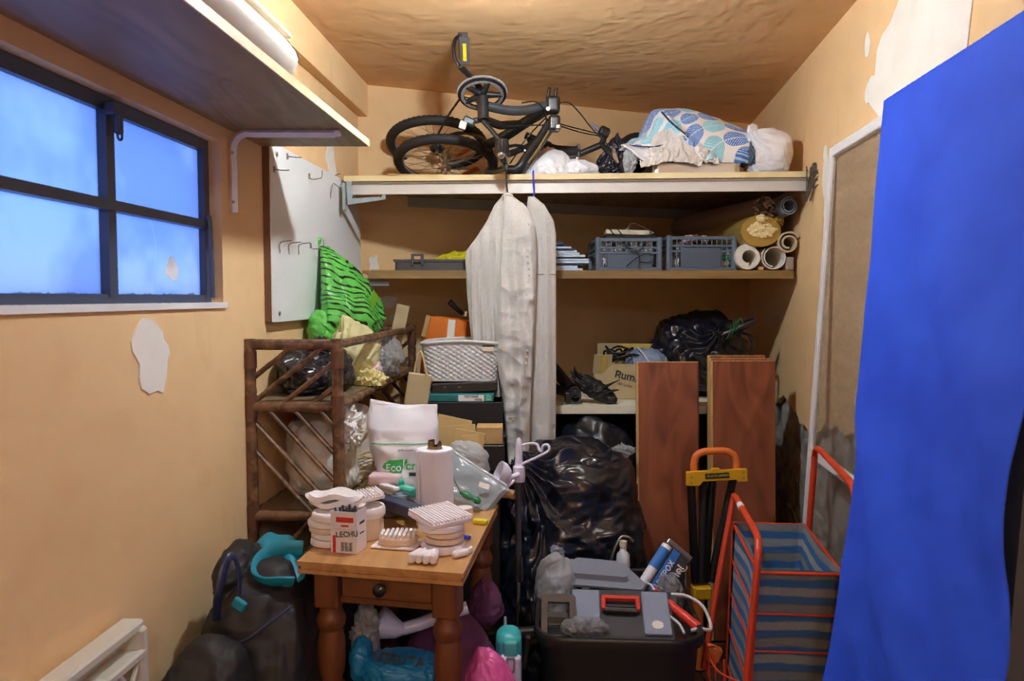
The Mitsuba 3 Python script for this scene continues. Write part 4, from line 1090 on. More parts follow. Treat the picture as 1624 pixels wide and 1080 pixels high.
# contents of the upper level
ZE = levels[1] + .016
b = thing('plastic_bag', 'shiny dark blue black plastic bag on the top level of the bamboo shelf', 'bag')
part(b, 'body', bag((-.695, 2.78, ZE + .070), (.125, .20, .085), 131, 6, .14, .014, 3.4, box=.85, floor=ZE + .001, knot=(.1, -.25, 1), kfold=.10), 'm_blackbag', smooth=60)
part(b, 'knot', bag((-.66, 2.70, ZE + .155), (.035, .03, .035), 132, 4, .4, .012, 4), 'm_blackbag', smooth=60)
b = thing('plastic_bag', 'pale yellow translucent plastic bag on the top level of the bamboo shelf', 'bag')
part(b, 'body', bag((-.605, 3.02, ZE + .10), (.095, .12, .135), 133, 5, .18, .012, 2.8, floor=ZE + .001, knot=(-.3, -.2, 1), kfold=.12), 'm_yellow_thin', smooth=60)
part(b, 'handle', bag((-.53, 2.93, ZE + .025), (.05, .04, .028), 134, 4, .4, .014, 5, floor=ZE + .001), 'm_yellow_thin', smooth=60)
part(b, 'contents', bag((-.535, 3.0, ZE + .055), (.035, .035, .03), 135, 3, .3, .008, 5), 'm_palepink', smooth=60, label='pink and white contents')
solo('bubble_wrap_bag', bag((-.545, 3.27, ZE + .078), (.088, .16, .09), 136, 6, .14, .010, 4.5, floor=ZE + .001), 'm_bubble', 'crumpled clear bubble wrap bag beside the yellow bag', 'bag', smooth=60)
solo('cardboard_piece', bx((-.520, 3.52, ZE + .150), (.058, .008, .30), .001, rz=12, ry=13), 'm_tanbox', 'pointed cardboard piece standing at the far end of the bamboo shelf', 'cardboard')
solo('paper_bag', rot(bx((-.53, 3.6, ZE + .06), (.05, .05, .12), .004), (0, 0, 1), 10, (-.53, 3.6, 0)), 'm_orange_box', 'orange carton behind the bubble wrap on the bamboo shelf', 'carton')
# sack on the second level
ZS = levels[2] + .016
s = thing('cloth_sack', 'large bulging cream sack on the second level of the bamboo shelf', 'sack')
part(s, 'body', bag((-.660, 2.86, ZS + .135), (.128, .30, .158), 141, 6, .10, .014, 2.6, box=.75, floor=ZS + .001), 'm_sackcloth', smooth=60)
part(s, 'tied_end', bag((-.565, 2.66, ZS + .24), (.042, .085, .085), 142, 5, .3, .022, 4, knot=(1, -.2, .4), kfold=.15), 'm_whitebag', smooth=60, label='gathered white plastic end')
solo('book', bx((-.70, 3.35, ZS + .05), (.18, .24, .10), .004, rz=5), 'm_ink_red', 'dark red box behind the cream sack on the bamboo shelf', 'box')

# ================================================================== black storage behind the table
k = thing('storage_chest', 'black chest standing behind the small table', 'chest')
part(k, 'body', rb((-.245, 2.87, .41), (.40, .36, .82), .01, n=2), 'm_black_matt')
part(k, 'lid', bx((-.245, 2.87, .832), (.41, .37, .02), .004), 'm_black_plastic')
k = thing('storage_cabinet', 'black cabinet carrying the black tray box and the woven basket', 'cabinet')
part(k, 'body', bx((-.235, 3.43, .465), (.41, .62, .93), .004), 'm_black_matt')
part(k, 'top', bx((-.235, 3.43, .94), (.42, .64, .018), .003), 'm_black_plastic')
# black tray box, binders
k = thing('document_box', 'open black cardboard box under the teal binder', 'box')
x0, x1, y0, y1, z0, z1 = -.405, -.04, 3.13, 3.46, .950, 1.078
for c, s in ((((x0 + x1) / 2, y0, (z0 + z1) / 2), (x1 - x0, .006, z1 - z0)), (((x0 + x1) / 2, y1, (z0 + z1) / 2), (x1 - x0, .006, z1 - z0)), ((x0, (y0 + y1) / 2, (z0 + z1) / 2), (.006, y1 - y0, z1 - z0)), ((x1, (y0 + y1) / 2, (z0 + z1) / 2), (.006, y1 - y0, z1 - z0)), (((x0 + x1) / 2, (y0 + y1) / 2, z0 + .003), (x1 - x0, y1 - y0, .006))):
    part(k, 'panel', bx(c, s, .001), 'm_black_matt')
part(k, 'edge', bx(((x0 + x1) / 2, y0, z1 + .001), (x1 - x0, .008, .003), .001), 'm_toolbox')
k = thing('binder', 'teal ring binder with a white spine label lying on the black box', 'binder')
part(k, 'cover', bx((-.225, 3.29, 1.094), (.30, .27, .030), .003), 'm_teal_binder')
part(k, 'label', bx((-.165, 3.1545, 1.094), (.105, .002, .026), .0005), 'm_paperlabel', label='white spine label')
part(k, 'label_text', textm('RICYANS', .009, (-.192, 3.1532, 1.096), (1, 0, 0), (0, 0, 1), .0006, True), 'm_ink')
part(k, 'label_text', textm('MESA', .008, (-.150, 3.1532, 1.084), (1, 0, 0), (0, 0, 1), .0006, True), 'm_ink')
part(k, 'ring_hole', bx((-.094, 3.1545, 1.094), (.024, .002, .024), .0005), 'm_mint')
part(k, 'ring', align(torus(.008, .0018, 20, 6), (0, -1, 0), (-.094, 3.153, 1.094)), 'm_chrome', smooth=50)
k = thing('binder', 'black ring binder lying aslant between the teal binder and the basket', 'binder')
part(k, 'cover', bx((-.20, 3.33, 1.131), (.27, .26, .038), .003, rz=3, ry=-2), 'm_black_plastic')
for x in (-.275, -.215):
    part(k, 'rivet', bx((x, 3.196, 1.134), (.005, .003, .005), .001), 'm_steel')
# woven plastic basket
k = thing('woven_basket', 'pale grey plastic basket with a woven relief and a handle slot', 'basket')
bz0, bz1 = 1.153, 1.318
nx, nz = 132, 34
cx, cy, hw, hd, cr_ = -.215, 3.36, .163, .125, .05
path = sbox(-hw, -hd, hw, hd).buffer(-cr_).buffer(cr_, quad_segs=8)
per = path.exterior.length
ring_xy = np.array([path.exterior.interpolate(per * i / (nx * 2)).coords[0] for i in range(nx * 2)])
rings = []
for zi in range(nz + 1):
    t = zi / nz
    z = bz0 + (bz1 - bz0 - .012) * t
    s = np.arange(nx * 2)
    relief = .0030 * np.where(((s // 4) + (zi // 2)) % 2 == 0, 1, -1) * np.sin((s % 4 + .5) / 4 * np.pi) * (1 if 1 < zi < nz - 1 else 0)
    sc = .93 + .07 * t
    nrm = ring_xy / np.linalg.norm(ring_xy, axis=1, keepdims=True)
    bend = .012 * np.sin(np.clip((ring_xy[:, 0] + hw) / (2 * hw), 0, 1) * np.pi) * t
    q = ring_xy * sc + nrm * relief[:, None]
    rings.append(np.stack([cx + q[:, 0], cy + q[:, 1], np.full(nx * 2, z) + bend], 1))
inner = [r.copy() for r in rings[::-4]]
for r in inner:
    r[:, 0] = cx + (r[:, 0] - cx) * .965
    r[:, 1] = cy + (r[:, 1] - cy) * .965
inner[-1][:, 2] = bz0 + .004
part(k, 'body', rings_mesh(rings + inner), 'm_basket', smooth=35)
rimp = np.array([(cx + q[0] * 1.012, cy + q[1] * 1.012, bz1 - .010 + .012 * math.sin(np.clip((q[0] + hw) / (2 * hw), 0, 1) * math.pi)) for q in ring_xy[::3]])
part(k, 'rim', tube(rimp, .0075, 8, closed=True), 'm_basket', smooth=50)
part(k, 'handle_slot', bx((-.098, 3.2335, 1.288), (.046, .006, .020), .002), 'm_cream', label='handle slot')
part(k, 'slot_edge', bx((-.098, 3.232, 1.301), (.050, .006, .005), .001), 'm_black_plastic')
# orange box, coffee machine
k = thing('cardboard_box', 'orange cardboard box with a white label standing behind the woven basket', 'box')
part(k, 'body', bx((-.30, 3.60, 1.178), (.20, .16, .455), .003, ry=6, rz=-14), 'm_orange_box')
def ob(m): return mv(rot(rot(m, (0, 1, 0), 6), (0, 0, 1), -14), -.30, 3.60, 1.178)
part(k, 'label', ob(bx((.030, -.0815, .15), (.034, .003, .155), .0006)), 'm_paperlabel', label='white paper label strip')
part(k, 'flap', ob(bx((-.088, -.086, .185), (.022, .012, .10), .002, ry=10)), 'm_card', label='torn cardboard corner')
k = thing('coffee_machine', 'black coffee machine with a chrome portafilter behind the hanging clothes', 'coffee machine')
part(k, 'body', rb((-.115, 3.85, 1.21), (.17, .20, .50), .025, n=2), 'm_black_gloss', smooth=40)
part(k, 'base', bx((-.115, 3.83, .955), (.19, .22, .012), .003), 'm_black_plastic')
part(k, 'group_head', cyl((-.215, 3.72, 1.412), (-.215, 3.72, 1.436), .026, seg=20), 'm_chrome', smooth=40)
part(k, 'bracket', bx((-.18, 3.77, 1.430), (.06, .08, .03), .006), 'm_black_plastic')
part(k, 'handle', tube([(-.235, 3.70, 1.425), (-.265, 3.68, 1.452), (-.292, 3.67, 1.482)], [.010, .013, .015], 10), 'm_black_plastic', smooth=50)
part(k, 'grip', bag((-.15, 3.74, 1.475), (.045, .04, .04), 151, 4, .1, 0, 3), 'm_black_matt', smooth=True)
# kraft paper bag with twisted handles
k = thing('paper_bag', 'small kraft paper bag with two twisted handles', 'bag')
m = bx((-.385, 3.05, 1.028), (.092, .035, .355), .004, ry=9, rz=6)
part(k, 'body', m, 'm_tanbox')
for s in (-1, 1):
    part(k, 'handle', tube(cr([(-.384, 3.05 + s * .012, 1.19), (-.372, 3.05 + s * .013, 1.255), (-.358, 3.05 + s * .014, 1.290), (-.345, 3.05 + s * .013, 1.262), (-.332, 3.05 + s * .012, 1.19)], 6), .003, 6), 'm_raffia', smooth=50)
# ================================================================== small wooden table
FL, FR, BR = np.array([-.557, 1.993]), np.array([-.120, 1.900]), np.array([-.046, 2.550])
BL = FL + (BR - FR)
ZTB = .82
def tp(u, v):
    """point on the table top: u along the front, v towards the back"""
    q = FL + (FR - FL) * u + (BR - FR) * v
    return q[0], q[1]
tb_ang = math.degrees(math.atan2(*(FR - FL)[::-1]))
tb = thing('side_table', 'small wooden table with a drawer and turned legs, cluttered with plaster moulds', 'table')
top = Polygon([FL, FR, BR, BL])
part(tb, 'tabletop', join(mv(prism(top, .012), 0, 0, ZTB - .012), mv(prism(top.buffer(-.008), .010), 0, 0, ZTB - .022), mv(prism(top.buffer(-.002), .010), 0, 0, ZTB - .032)), 'm_table_top')
top_l, top_r = .115, .90
def leg(u, v):
    x, y = tp(u, v)
    k = part(tb, 'leg', mv(rot(bx((0, 0, .739), (.066, .066, .098), .004), (0, 0, 1), tb_ang), x, y, 0), 'm_table_wood_shaded')
    part(k, 'turning', lathe([(r_, z_ * 1.108) for r_, z_ in [(.0, .002), (.018, .002), (.024, .02), (.028, .05), (.022, .08), (.030, .09), (.034, .10), (.030, .112), (.022, .12), (.024, .20), (.030, .28), (.034, .36), (.030, .385), (.024, .395), (.035, .405), (.038, .418), (.035, .431), (.027, .44),
        (.034, .46), (.038, .50), (.036, .54), (.030, .565), (.036, .575), (.039, .588), (.036, .60), (.030, .61), (.030, .623), (0, .623)]], 24, (x, y, 0)), 'm_table_wood_shaded', smooth=40)
for u in (.165, .885):
    for v in (.085, .93):
        leg(u, v)
def apron(u0, v0, u1, v1, z0, z1, t=.02):
    a, b = np.array(tp(u0, v0)), np.array(tp(u1, v1))
    L = np.linalg.norm(b - a)
    return mv(rot(bx((0, 0, (z0 + z1) / 2), (L, t, z1 - z0), .002), (0, 0, 1), math.degrees(math.atan2(*(b - a)[::-1]))), *((a + b) / 2), 0)
for q in ((.165, .09, .165, .93), (.885, .09, .885, .93), (.165, .93, .885, .93)):
    part(tb, 'apron', apron(*q, .706, .787), 'm_table_wood_shaded')
part(tb, 'front_rail', apron(.24, .075, .81, .075, .704, .722), 'm_table_wood_shaded')
dr_ = part(tb, 'drawer', apron(.255, .065, .80, .065, .724, .786, .018), 'm_table_drawer_shaded', label='drawer front with a turned knob')
part(dr_, 'bead', apron(.27, .056, .785, .056, .728, .734, .008), 'm_table_drawer_shaded')
part(dr_, 'bead', apron(.27, .056, .785, .056, .776, .782, .008), 'm_table_drawer_shaded')
kx, ky = tp(.50, .040)
part(dr_, 'knob', align(lathe([(.0, -.012), (.010, -.012), (.008, 0), (.012, .006), (.017, .012), (.017, .018), (.010, .024), (0, .025)], 18), (-.2, -1, 0), (kx, ky, .755)), 'm_black_gloss', smooth=40, label='dark knob')
# ---- plaster pieces: discs and moulds
Z = ZTB + .001
def disc(x, y, z, r, h, mt='m_plaster', sx=1.0, seed=0, wav=0.0):
    a = np.linspace(0, 2 * np.pi, 48, endpoint=False)
    rr_ = r * (1 + wav * np.sin(a * 7 + seed))
    def ring(k, zz): return np.stack([x + sx * k * rr_ * np.cos(a), y + k * rr_ * np.sin(a), np.full(48, zz)], 1)
    return rings_mesh([ring(.93, z), ring(.99, z + h * .15), ring(1.0, z + h * .5), ring(.985, z + h * .82), ring(.94, z + h), ring(.80, z + h), ring(.76, z + h * .82), ring(.3, z + h * .8)])
zc = Z
for i, (dx, dy, r, h, mt, lb) in enumerate([(0, 0, .058, .020, 'm_plaster', 'bottom white plaster disc of the left stack on the table'), (.003, .004, .060, .017, 'm_plaster', 'second white plaster disc from the bottom of the left stack'), (-.003, .002, .059, .016, 'm_plaster_warm', 'warm toned plaster disc in the middle of the left stack'),
                                            (-.004, 0, .061, .018, 'm_plaster', 'white plaster disc fourth in the left stack'), (.010, -.006, .062, .022, 'm_plaster', 'top round white plaster dish of the left stack')]):
    solo('plaster_dish', disc(-.500 + dx, 2.145 + dy, zc, r, h - .001, mt, 1.0, i), mt, lb, 'plaster dish', smooth=40, group='plaster dishes on the table')
    zc += h
for i, (dx, dy, dz, lb) in enumerate([(-.005, .03, 0, 'lower wavy plaster soap dish on top of the left stack'), (-.012, .02, .020, 'upper wavy plaster soap dish on top of the left stack')]):
    P = np.zeros((40, 22, 3))
    for a, u in enumerate(np.linspace(-1, 1, 40)):
        for b, v in enumerate(np.linspace(-1, 1, 22)):
            w = math.sqrt(max(0, 1 - abs(u) ** 3))
            P[a, b] = (-.485 + dx + .075 * u, 2.15 + dy + .045 * v * w, zc + dz + .011 + .005 * math.sin(u * 5 + i) + .004 * abs(v) ** 2)
    solo('plaster_dish', slab(P, .014)[0], 'm_plaster', lb, 'plaster dish', smooth=40, group='plaster dishes on the table')
def ribbed_tile(c, w, d, h, n, rz, ry=0, rx=0):
    ms = [bx((0, 0, h * .35), (w, d, h * .7), .003)]
    for i in range(n):
        x = -w / 2 + w * (i + .5) / n
        ms.append(bx((x, 0, h * .82), (w / n * .55, d * .985, h * .36), .0015))
    k = [rot(rot(rot(m, (1, 0, 0), rx), (0, 1, 0), ry), (0, 0, 1), rz) for m in ms]
    return [mv(m, *c) for m in k]
def ribbed(c, w, d, h, n, rz, lb, ry=0, rx=0):
    ms = ribbed_tile(c, w, d, h, n, rz, ry, rx)
    k = thing('plaster_tile', lb, 'plaster tile', 'ribbed plaster tiles')
    part(k, 'base', ms[0], 'm_plaster')
    for m in ms[1:]:
        part(k, 'rib', m, 'm_plaster')
ribbed((-.425, 2.215, zc + .012), .105, .09, .018, 12, 25, 'ribbed white plaster tile leaning on the back of the left stack', ry=-6)
solo('plaster_dish', disc(-.415, 2.20, Z + .06, .055, .03, sx=1.0, seed=3), 'm_plaster', 'plaster dish under the ribbed tile at the back of the left stack', 'plaster dish', smooth=40, group='plaster dishes on the table')
solo('plaster_dish', disc(-.415, 2.20, Z, .050, .058, sx=1.0, seed=4), 'm_plaster_warm', 'tall plaster bowl behind the carton on the table', 'plaster dish', smooth=40, group='plaster dishes on the table')
# right stack
zc = Z
for i, (dx, dy, r, h, sx, mt, lb) in enumerate([(0, 0, .058, .022, 1.05, 'm_plaster', 'bottom plaster dish of the right stack on the table'), (.002, .004, .050, .016, 1.05, 'm_plaster_warm', 'second plaster dish of the right stack'), (.004, .01, .052, .018, 1.0, 'm_plaster_warm', 'third plaster dish of the right stack'),
                                                (-.006, 0, .056, .020, 1.1, 'm_plaster', 'oval plaster dish under the ribbed square tile')]):
    solo('plaster_dish', disc(-.185 + dx, 2.085 + dy, zc, r, h - .001, mt, sx, i, .012), mt, lb, 'plaster dish', smooth=40, group='plaster dishes on the table')
    zc += h
ribbed((-.195, 2.10, zc + .004), .128, .134, .020, 13, 35, 'square ribbed plaster tile topping the right stack', ry=-2, rx=4)
# scalloped lump in front, small cylinder piece
k = thing('plaster_shell', 'scalloped white plaster shell at the foot of the right stack', 'plaster piece')
for i in range(4):
    part(k, 'lobe', rb((-.248 + .016 * i, 1.99 - .003 * i + .003 * (i % 2), Z + .015), (.019, .06, .028), .009, rz=-25 + 8 * i, n=2), 'm_plaster', smooth=50)
solo('plaster_dish', disc(-.135, 2.065, Z, .030, .014, seed=2), 'm_plaster', 'small round plaster piece at the right edge of the table', 'plaster dish', smooth=40, group='plaster dishes on the table')
solo('plaster_bar', rb((-.135, 2.025, Z + .010), (.05, .022, .018), .008, rz=40, n=2), 'm_plaster', 'small rounded plaster bar in front of the right stack', 'plaster piece', smooth=50)
# ribbed oval on a plate
solo('plate', bx((-.315, 2.115, Z + .004), (.125, .075, .006), .002, rz=-12), 'm_plaster', 'flat white plate under the ribbed oval on the table', 'plate')
k = thing('soap_dish', 'ribbed oval plaster soap dish on the flat white plate', 'soap dish')
part(k, 'base', disc(-.312, 2.118, Z + .008, .040, .020, sx=1.35), 'm_plaster_warm', smooth=40)
for i in range(8):
    x = -.312 + .0125 * (i - 3.5)
    hw_ = .036 * math.sqrt(max(.05, 1 - ((i - 3.5) / 4.4) ** 2))
    part(k, 'rib', bx((x, 2.118, Z + .032), (.0085, hw_ * 2, .016), .003, ry=10), 'm_plaster')
# cut carton with lettering
k = thing('carton', 'cut open white and red carton with LECHU written on it, holding brushes', 'carton')
cxx, cyy, crz = -.440, 2.082, -14
def cp(m): return mv(rot(m, (0, 0, 1), crz), cxx, cyy, Z)
w_, d_, h_ = .074, .060, .112
for c, s in (((0, -d_ / 2, h_ / 2), (w_, .002, h_)), ((0, d_ / 2, h_ / 2 - .004), (w_, .002, h_ - .008)), ((-w_ / 2, 0, h_ / 2), (.002, d_, h_)), ((w_ / 2, 0, h_ / 2 + .001), (.002, d_, h_ + .002)), ((0, 0, .002), (w_, d_, .003))):
    part(k, 'wall', cp(bx(c, s, .0005)), 'm_tin_white')
part(k, 'red_band', cp(bx((.004, -d_ / 2 - .0012, .090), (.050, .001, .014), .0003)), 'm_ink_red', label='red band')
part(k, 'red_print', cp(bx((.004, -d_ / 2 - .0012, .074), (.022, .001, .005), .0003)), 'm_ink_red')
part(k, 'red_print', cp(bx((.0, -d_ / 2 - .0012, .064), (.052, .001, .003), .0003)), 'm_palepink')
part(k, 'red_stripe', cp(bx((-.027, -d_ / 2 - .0012, .024), (.009, .001, .046), .0003)), 'm_ink_red')
part(k, 'lettering', cp(textm('LECHU', .014, (-.022, -d_ / 2 - .001, .042), (1, 0, .10), (-.12, 0, 1), .0008, True)), 'm_ink', label='handwritten LECHU')
for i, w in enumerate((.002, .003, .001, .003, .002, .001, .003, .002)):
    part(k, 'barcode_bar', cp(bx((-.006 + .0042 * i, -d_ / 2 - .0012, .018), (w, .001, .024), .0002)), 'm_ink')
part(k, 'side_print', cp(bx((w_ / 2 + .0012, .002, .078), (.001, .03, .006), .0003)), 'm_ink')
part(k, 'side_print', cp(bx((w_ / 2 + .0012, .002, .05), (.001, .024, .004), .0003)), 'm_ink')
rr = random.Random(6)
for i in range(26):
    x, y = rr.uniform(-.03, .03), rr.uniform(-.022, .022)
    part(k, 'bristle', cp(tube([(x, y, .05), (x + rr.uniform(-.006, .006), y + rr.uniform(-.006, .006), h_ - .004 + rr.uniform(-.006, .010))], .0035, 5)), 'm_brush')
# navy box, mint tube, bottle
solo('long_box', bx((-.345, 2.305, Z + .062), (.050, .29, .032), .003, rz=32, rx=-5), 'm_navy', 'long dark blue box leaning across the middle of the table', 'box')
solo('marker_pack', bx((-.385, 2.425, Z + .088), (.022, .12, .012), .003, rz=32, rx=-5), 'm_white_plastic', 'white strip lying on the dark blue box', 'strip')
k = thing('glue_tube', 'mint green plastic tube on the table beside the dark blue box', 'tube')
part(k, 'body', bx((-.318, 2.405, Z + .080), (.034, .13, .024), .006, rz=30, rx=-6), 'm_mint')
part(k, 'cap', cyl((-.350, 2.460, Z + .090), (-.358, 2.475, Z + .096), .010, seg=14), 'm_mint', smooth=40)
solo('round_lid', disc(-.345, 2.385, Z + .055, .028, .02), 'm_greyblue_lid', 'pale blue round lid between the dark blue box and the mint tube', 'lid', smooth=40)
solo('support_block', bx((-.36, 2.44, Z + .025), (.11, .10, .048), .004, rz=20), 'm_brown_plastic', 'dark block under the mint tube on the table', 'block')
# pink packet
solo('soap_packet', rb((-.405, 2.50, Z + .098), (.105, .075, .036), .010, rz=-4, n=2), 'm_palepink', 'pale pink wrapped packet in front of the white shop bag', 'packet', smooth=40)
solo('cardboard_box', bx((-.40, 2.52, Z + .038), (.13, .11, .074), .003, rz=-4), 'm_plaster_warm', 'pale box under the pink packet', 'box')
# paper towel roll with metal tube
k = thing('paper_towel_roll', 'white paper towel roll standing on the table with a bronze tube in its core', 'paper towel')
tx, ty = -.232, 2.335
a = np.linspace(0, 2 * np.pi, 56, endpoint=False)
part(k, 'paper', rings_mesh([np.stack([tx + r * np.cos(a), ty + r * np.sin(a), np.full(56, z)], 1) for r, z in ((.054, Z), (.056, Z + .004), (.0555, Z + .22), (.053, Z + .226), (.024, Z + .227), (.023, Z + .21), (.023, Z + .02))]), 'm_towel', smooth=35)
part(k, 'core', mv(prism(Polygon(np.stack([np.cos(a), np.sin(a)], 1) * .0228).difference(Polygon(np.stack([np.cos(a), np.sin(a)], 1) * .0205)), .20), tx, ty, Z + .02), 'm_card')
notch = Polygon(np.stack([np.cos(a), np.sin(a)], 1) * .0205).difference(Polygon(np.stack([np.cos(a), np.sin(a)], 1) * .0185))
part(k, 'metal_tube', join(mv(prism(notch, .225), tx, ty, Z + .01), mv(prism(notch.intersection(sbox(-.03, -.03, -.002, .03)), .016), tx, ty, Z + .235), mv(prism(notch.intersection(sbox(.010, -.03, .03, .03)), .012), tx, ty, Z + .235)), 'm_bronze', label='bronze metal tube')
part(k, 'loose_sheet', mv(rot(bx((0, 0, .113), (.003, .030, .224), .0008), (0, 0, 1), 20), tx - .048, ty - .036, Z), 'm_towel')
# white shop bag with green print
k = thing('shop_bag', 'white plastic shop bag with green Eco print standing on the table', 'bag')
sx0, sy0 = -.355, 2.56
rings = []
prof = [(0.0, .055, .035, .04), (.03, .070, .05, .032), (.08, .088, .06, .016), (.14, .104, .060, .004), (.20, .114, .052, -.002), (.25, .118, .040, -.004), (.285, .116, .026, -.004), (.31, .112, .013, -.002), (.325, .108, .005, .0)]
zz_ = np.array([q[0] for q in prof])
for z in np.linspace(0, .325, 60):
    hw_, hd_, of = (np.interp(z, zz_, [q[k2] for q in prof]) for k2 in (1, 2, 3))
    a = np.linspace(0, 2 * np.pi, 80, endpoint=False)
    x = sx0 + of + hw_ * np.sign(np.cos(a)) * np.abs(np.cos(a)) ** .7
    y = sy0 + hd_ * np.sign(np.sin(a)) * np.abs(np.sin(a)) ** .75
    topw = z + (.010 * np.cos(a * 2 + .4) - .012 * np.cos(a) + .016 * (ridged(np.stack([x * 9, y * 0, 0 * a], 1), 4) - .5)) * np.clip((z - .2) / .12, 0, 1)
    p = np.stack([x, y, Z + topw], 1)
    n = np.stack([np.cos(a), np.sin(a), 0 * a], 1)
    f = .007 * facets(p * 14, 12) + .003 * facets(p * 38, 13, 5)
    rings.append(p + n * (f * (1 if z > .02 else 0))[:, None])
sbm = rings_mesh(rings)
part(k, 'body', sbm, 'm_whitebag', smooth=60)
part(k, 'corner', tube([(sx0 - .098, sy0, Z + .30), (sx0 - .108, sy0, Z + .34)], [.014, .003], 8), 'm_whitebag', smooth=60)
ti = trimesh.proximity.ProximityQuery(sbm)
def on_bag(m, lift):
    """lay print geometry on the front of the bag"""
    v = np.array(m.vertices)
    o = np.stack([v[:, 0], np.full(len(v), sy0 - .3), v[:, 2]], 1)
    loc, ri, _ = sbm.ray.intersects_location(o, np.tile([0, 1.0, 0], (len(v), 1)), multiple_hits=False)
    yv_ = np.full(len(v), np.nan); yv_[ri] = loc[:, 1]
    yv_ = np.where(np.isnan(yv_), np.nanmean(yv_), yv_)
    m = m.copy()
    m.vertices = np.stack([v[:, 0], yv_ - lift + (v[:, 1] - v[:, 1].min()) * -0, v[:, 2]], 1)
    return m
def flatxz(poly, y=0.0):
    m = prism(poly, .0006)
    m = m.subdivide_to_size(.008)
    v = np.array(m.vertices)
    m.vertices = np.stack([v[:, 0], -v[:, 2] + y, v[:, 1]], 1)
    return m
lf = Polygon([(-.062, .098), (-.056, .112), (-.040, .121), (-.020, .122), (.004, .124), (.004, .098), (.0, .082), (-.012, .072), (-.03, .082), (-.05, .088)])
part(k, 'leaf_print', on_bag(flatxz(affinity.translate(lf, sx0 + .0, Z + .035)), .003), 'm_ink_green', label='green leaf emblem')
part(k, 'leaf_print', on_bag(flatxz(affinity.translate(Polygon([(.008, .112), (.010, .120), (.016, .125), (.018, .114), (.014, .106), (.009, .106)]), sx0 + .0, Z + .035)), .003), 'm_ink_green')
part(k, 'line_print', on_bag(flatxz(affinity.translate(sbox(-.100, .206, .085, .209), sx0, Z)), .003), 'm_ink_green', label='thin green line')
def textp(s, h, x, z, mt, lift, bold=True):
    m = textm(s, h, (x, 0, z), (1, 0, 0), (0, 0, 1), .0006, bold)
    part(k, 'lettering', on_bag(m, lift), mt)
textp('Eco', .021, sx0 - .052, Z + .123, 'm_ink_white', .0048)
textp('cri', .024, sx0 + .012, Z + .126, 'm_ink_green', .003)
textp('pollo vivero', .007, sx0 - .012, Z + .185, 'm_ink', .003, False)
part(k, 'black_print', on_bag(flatxz(affinity.translate(sbox(.024, .106, .054, .117), sx0, Z)), .003), 'm_ink')
# clear cup and little yellow piece
k = thing('plastic_cup', 'short clear plastic cup right of the paper towel roll', 'cup')
part(k, 'cup', mv(tm(*(lambda r: (r.vertices, r.faces))(rings_mesh([np.stack([r * np.cos(a), r * np.sin(a), np.full(len(a), z)], 1) for a in [np.linspace(0, 2 * np.pi, 40, endpoint=False)] for r, z in ((.026, .0), (.031, .06), (.032, .062), (.0305, .06), (.0255, .003))]))), -.148, 2.40, Z), 'm_cup', smooth=40)
part(k, 'contents', lathe([(0, .003), (.024, .003), (.0265, .03), (0, .032)], 30, (-.148, 2.40, Z)), 'm_plaster', smooth=40, label='white powder')
solo('eraser', bx((-.095, 2.325, Z + .007), (.045, .022, .014), .003, rz=-20), 'm_yellow', 'small yellow green block near the right edge of the table', 'block')
solo('marker_pen', cyl((-.152, 2.185, Z + .008), (-.118, 2.16, Z + .008), .006, seg=10), 'm_blue_hanger', 'blue pen cap behind the right stack of plaster dishes', 'pen', smooth=40)
solo('dowel', cyl((-.145, 2.66, ZTB + .030), (.01, 2.605, ZTB + .018), .016, seg=16), 'm_dowel', 'short wooden dowel at the back right corner of the table', 'dowel', smooth=40)
# zip bag with green screwdriver
zb_ = np.zeros((20, 24, 3))
A, Bc, C, D = np.array([-.198, 2.60, 1.000]), np.array([-.012, 2.52, .895]), np.array([-.085, 2.46, .825]), np.array([-.205, 2.48, .865])
for i, u in enumerate(np.linspace(0, 1, 20)):
    for j, v in enumerate(np.linspace(0, 1, 24)):
        zb_[i, j] = (A * (1 - v) + Bc * v) * (1 - u) + (D * (1 - v) + C * v) * u
zb_ = crumple_sheet(zb_, .010, 16, 161)
k = thing('zip_bag', 'clear plastic zip bag holding a green handled screwdriver', 'bag')
part(k, 'film', sheetmesh(zb_), 'm_zip', smooth=60)
part(k, 'film', sheetmesh(zb_ + np.array([.004, .012, -.016])), 'm_zip', smooth=60)
part(k, 'zip_strip', tube(zb_[1, :, :] + np.array([0, -.002, .001]), .002, 6), 'm_white_plastic', smooth=40)
part(k, 'paper_slip', bx((-.090, 2.495, .895), (.035, .003, .018), .0006, ry=20, rx=-30), 'm_paperlabel')
k = thing('screwdriver', 'screwdriver with a dark green handle on the clear zip bag', 'screwdriver')
part(k, 'handle', tube(cr([(-.165, 2.468, .882), (-.145, 2.464, .872), (-.12, 2.458, .862), (-.100, 2.452, .852)], 4), [.005, .007, .009, .010, .011, .011, .010, .009, .009, .011, .012, .010, .006], 10), 'm_green_handle', smooth=50)
part(k, 'shaft', tube([(-.165, 2.468, .882), (-.19, 2.475, .93), (-.20, 2.478, .97)], .002, 6), 'm_hook', smooth=50)
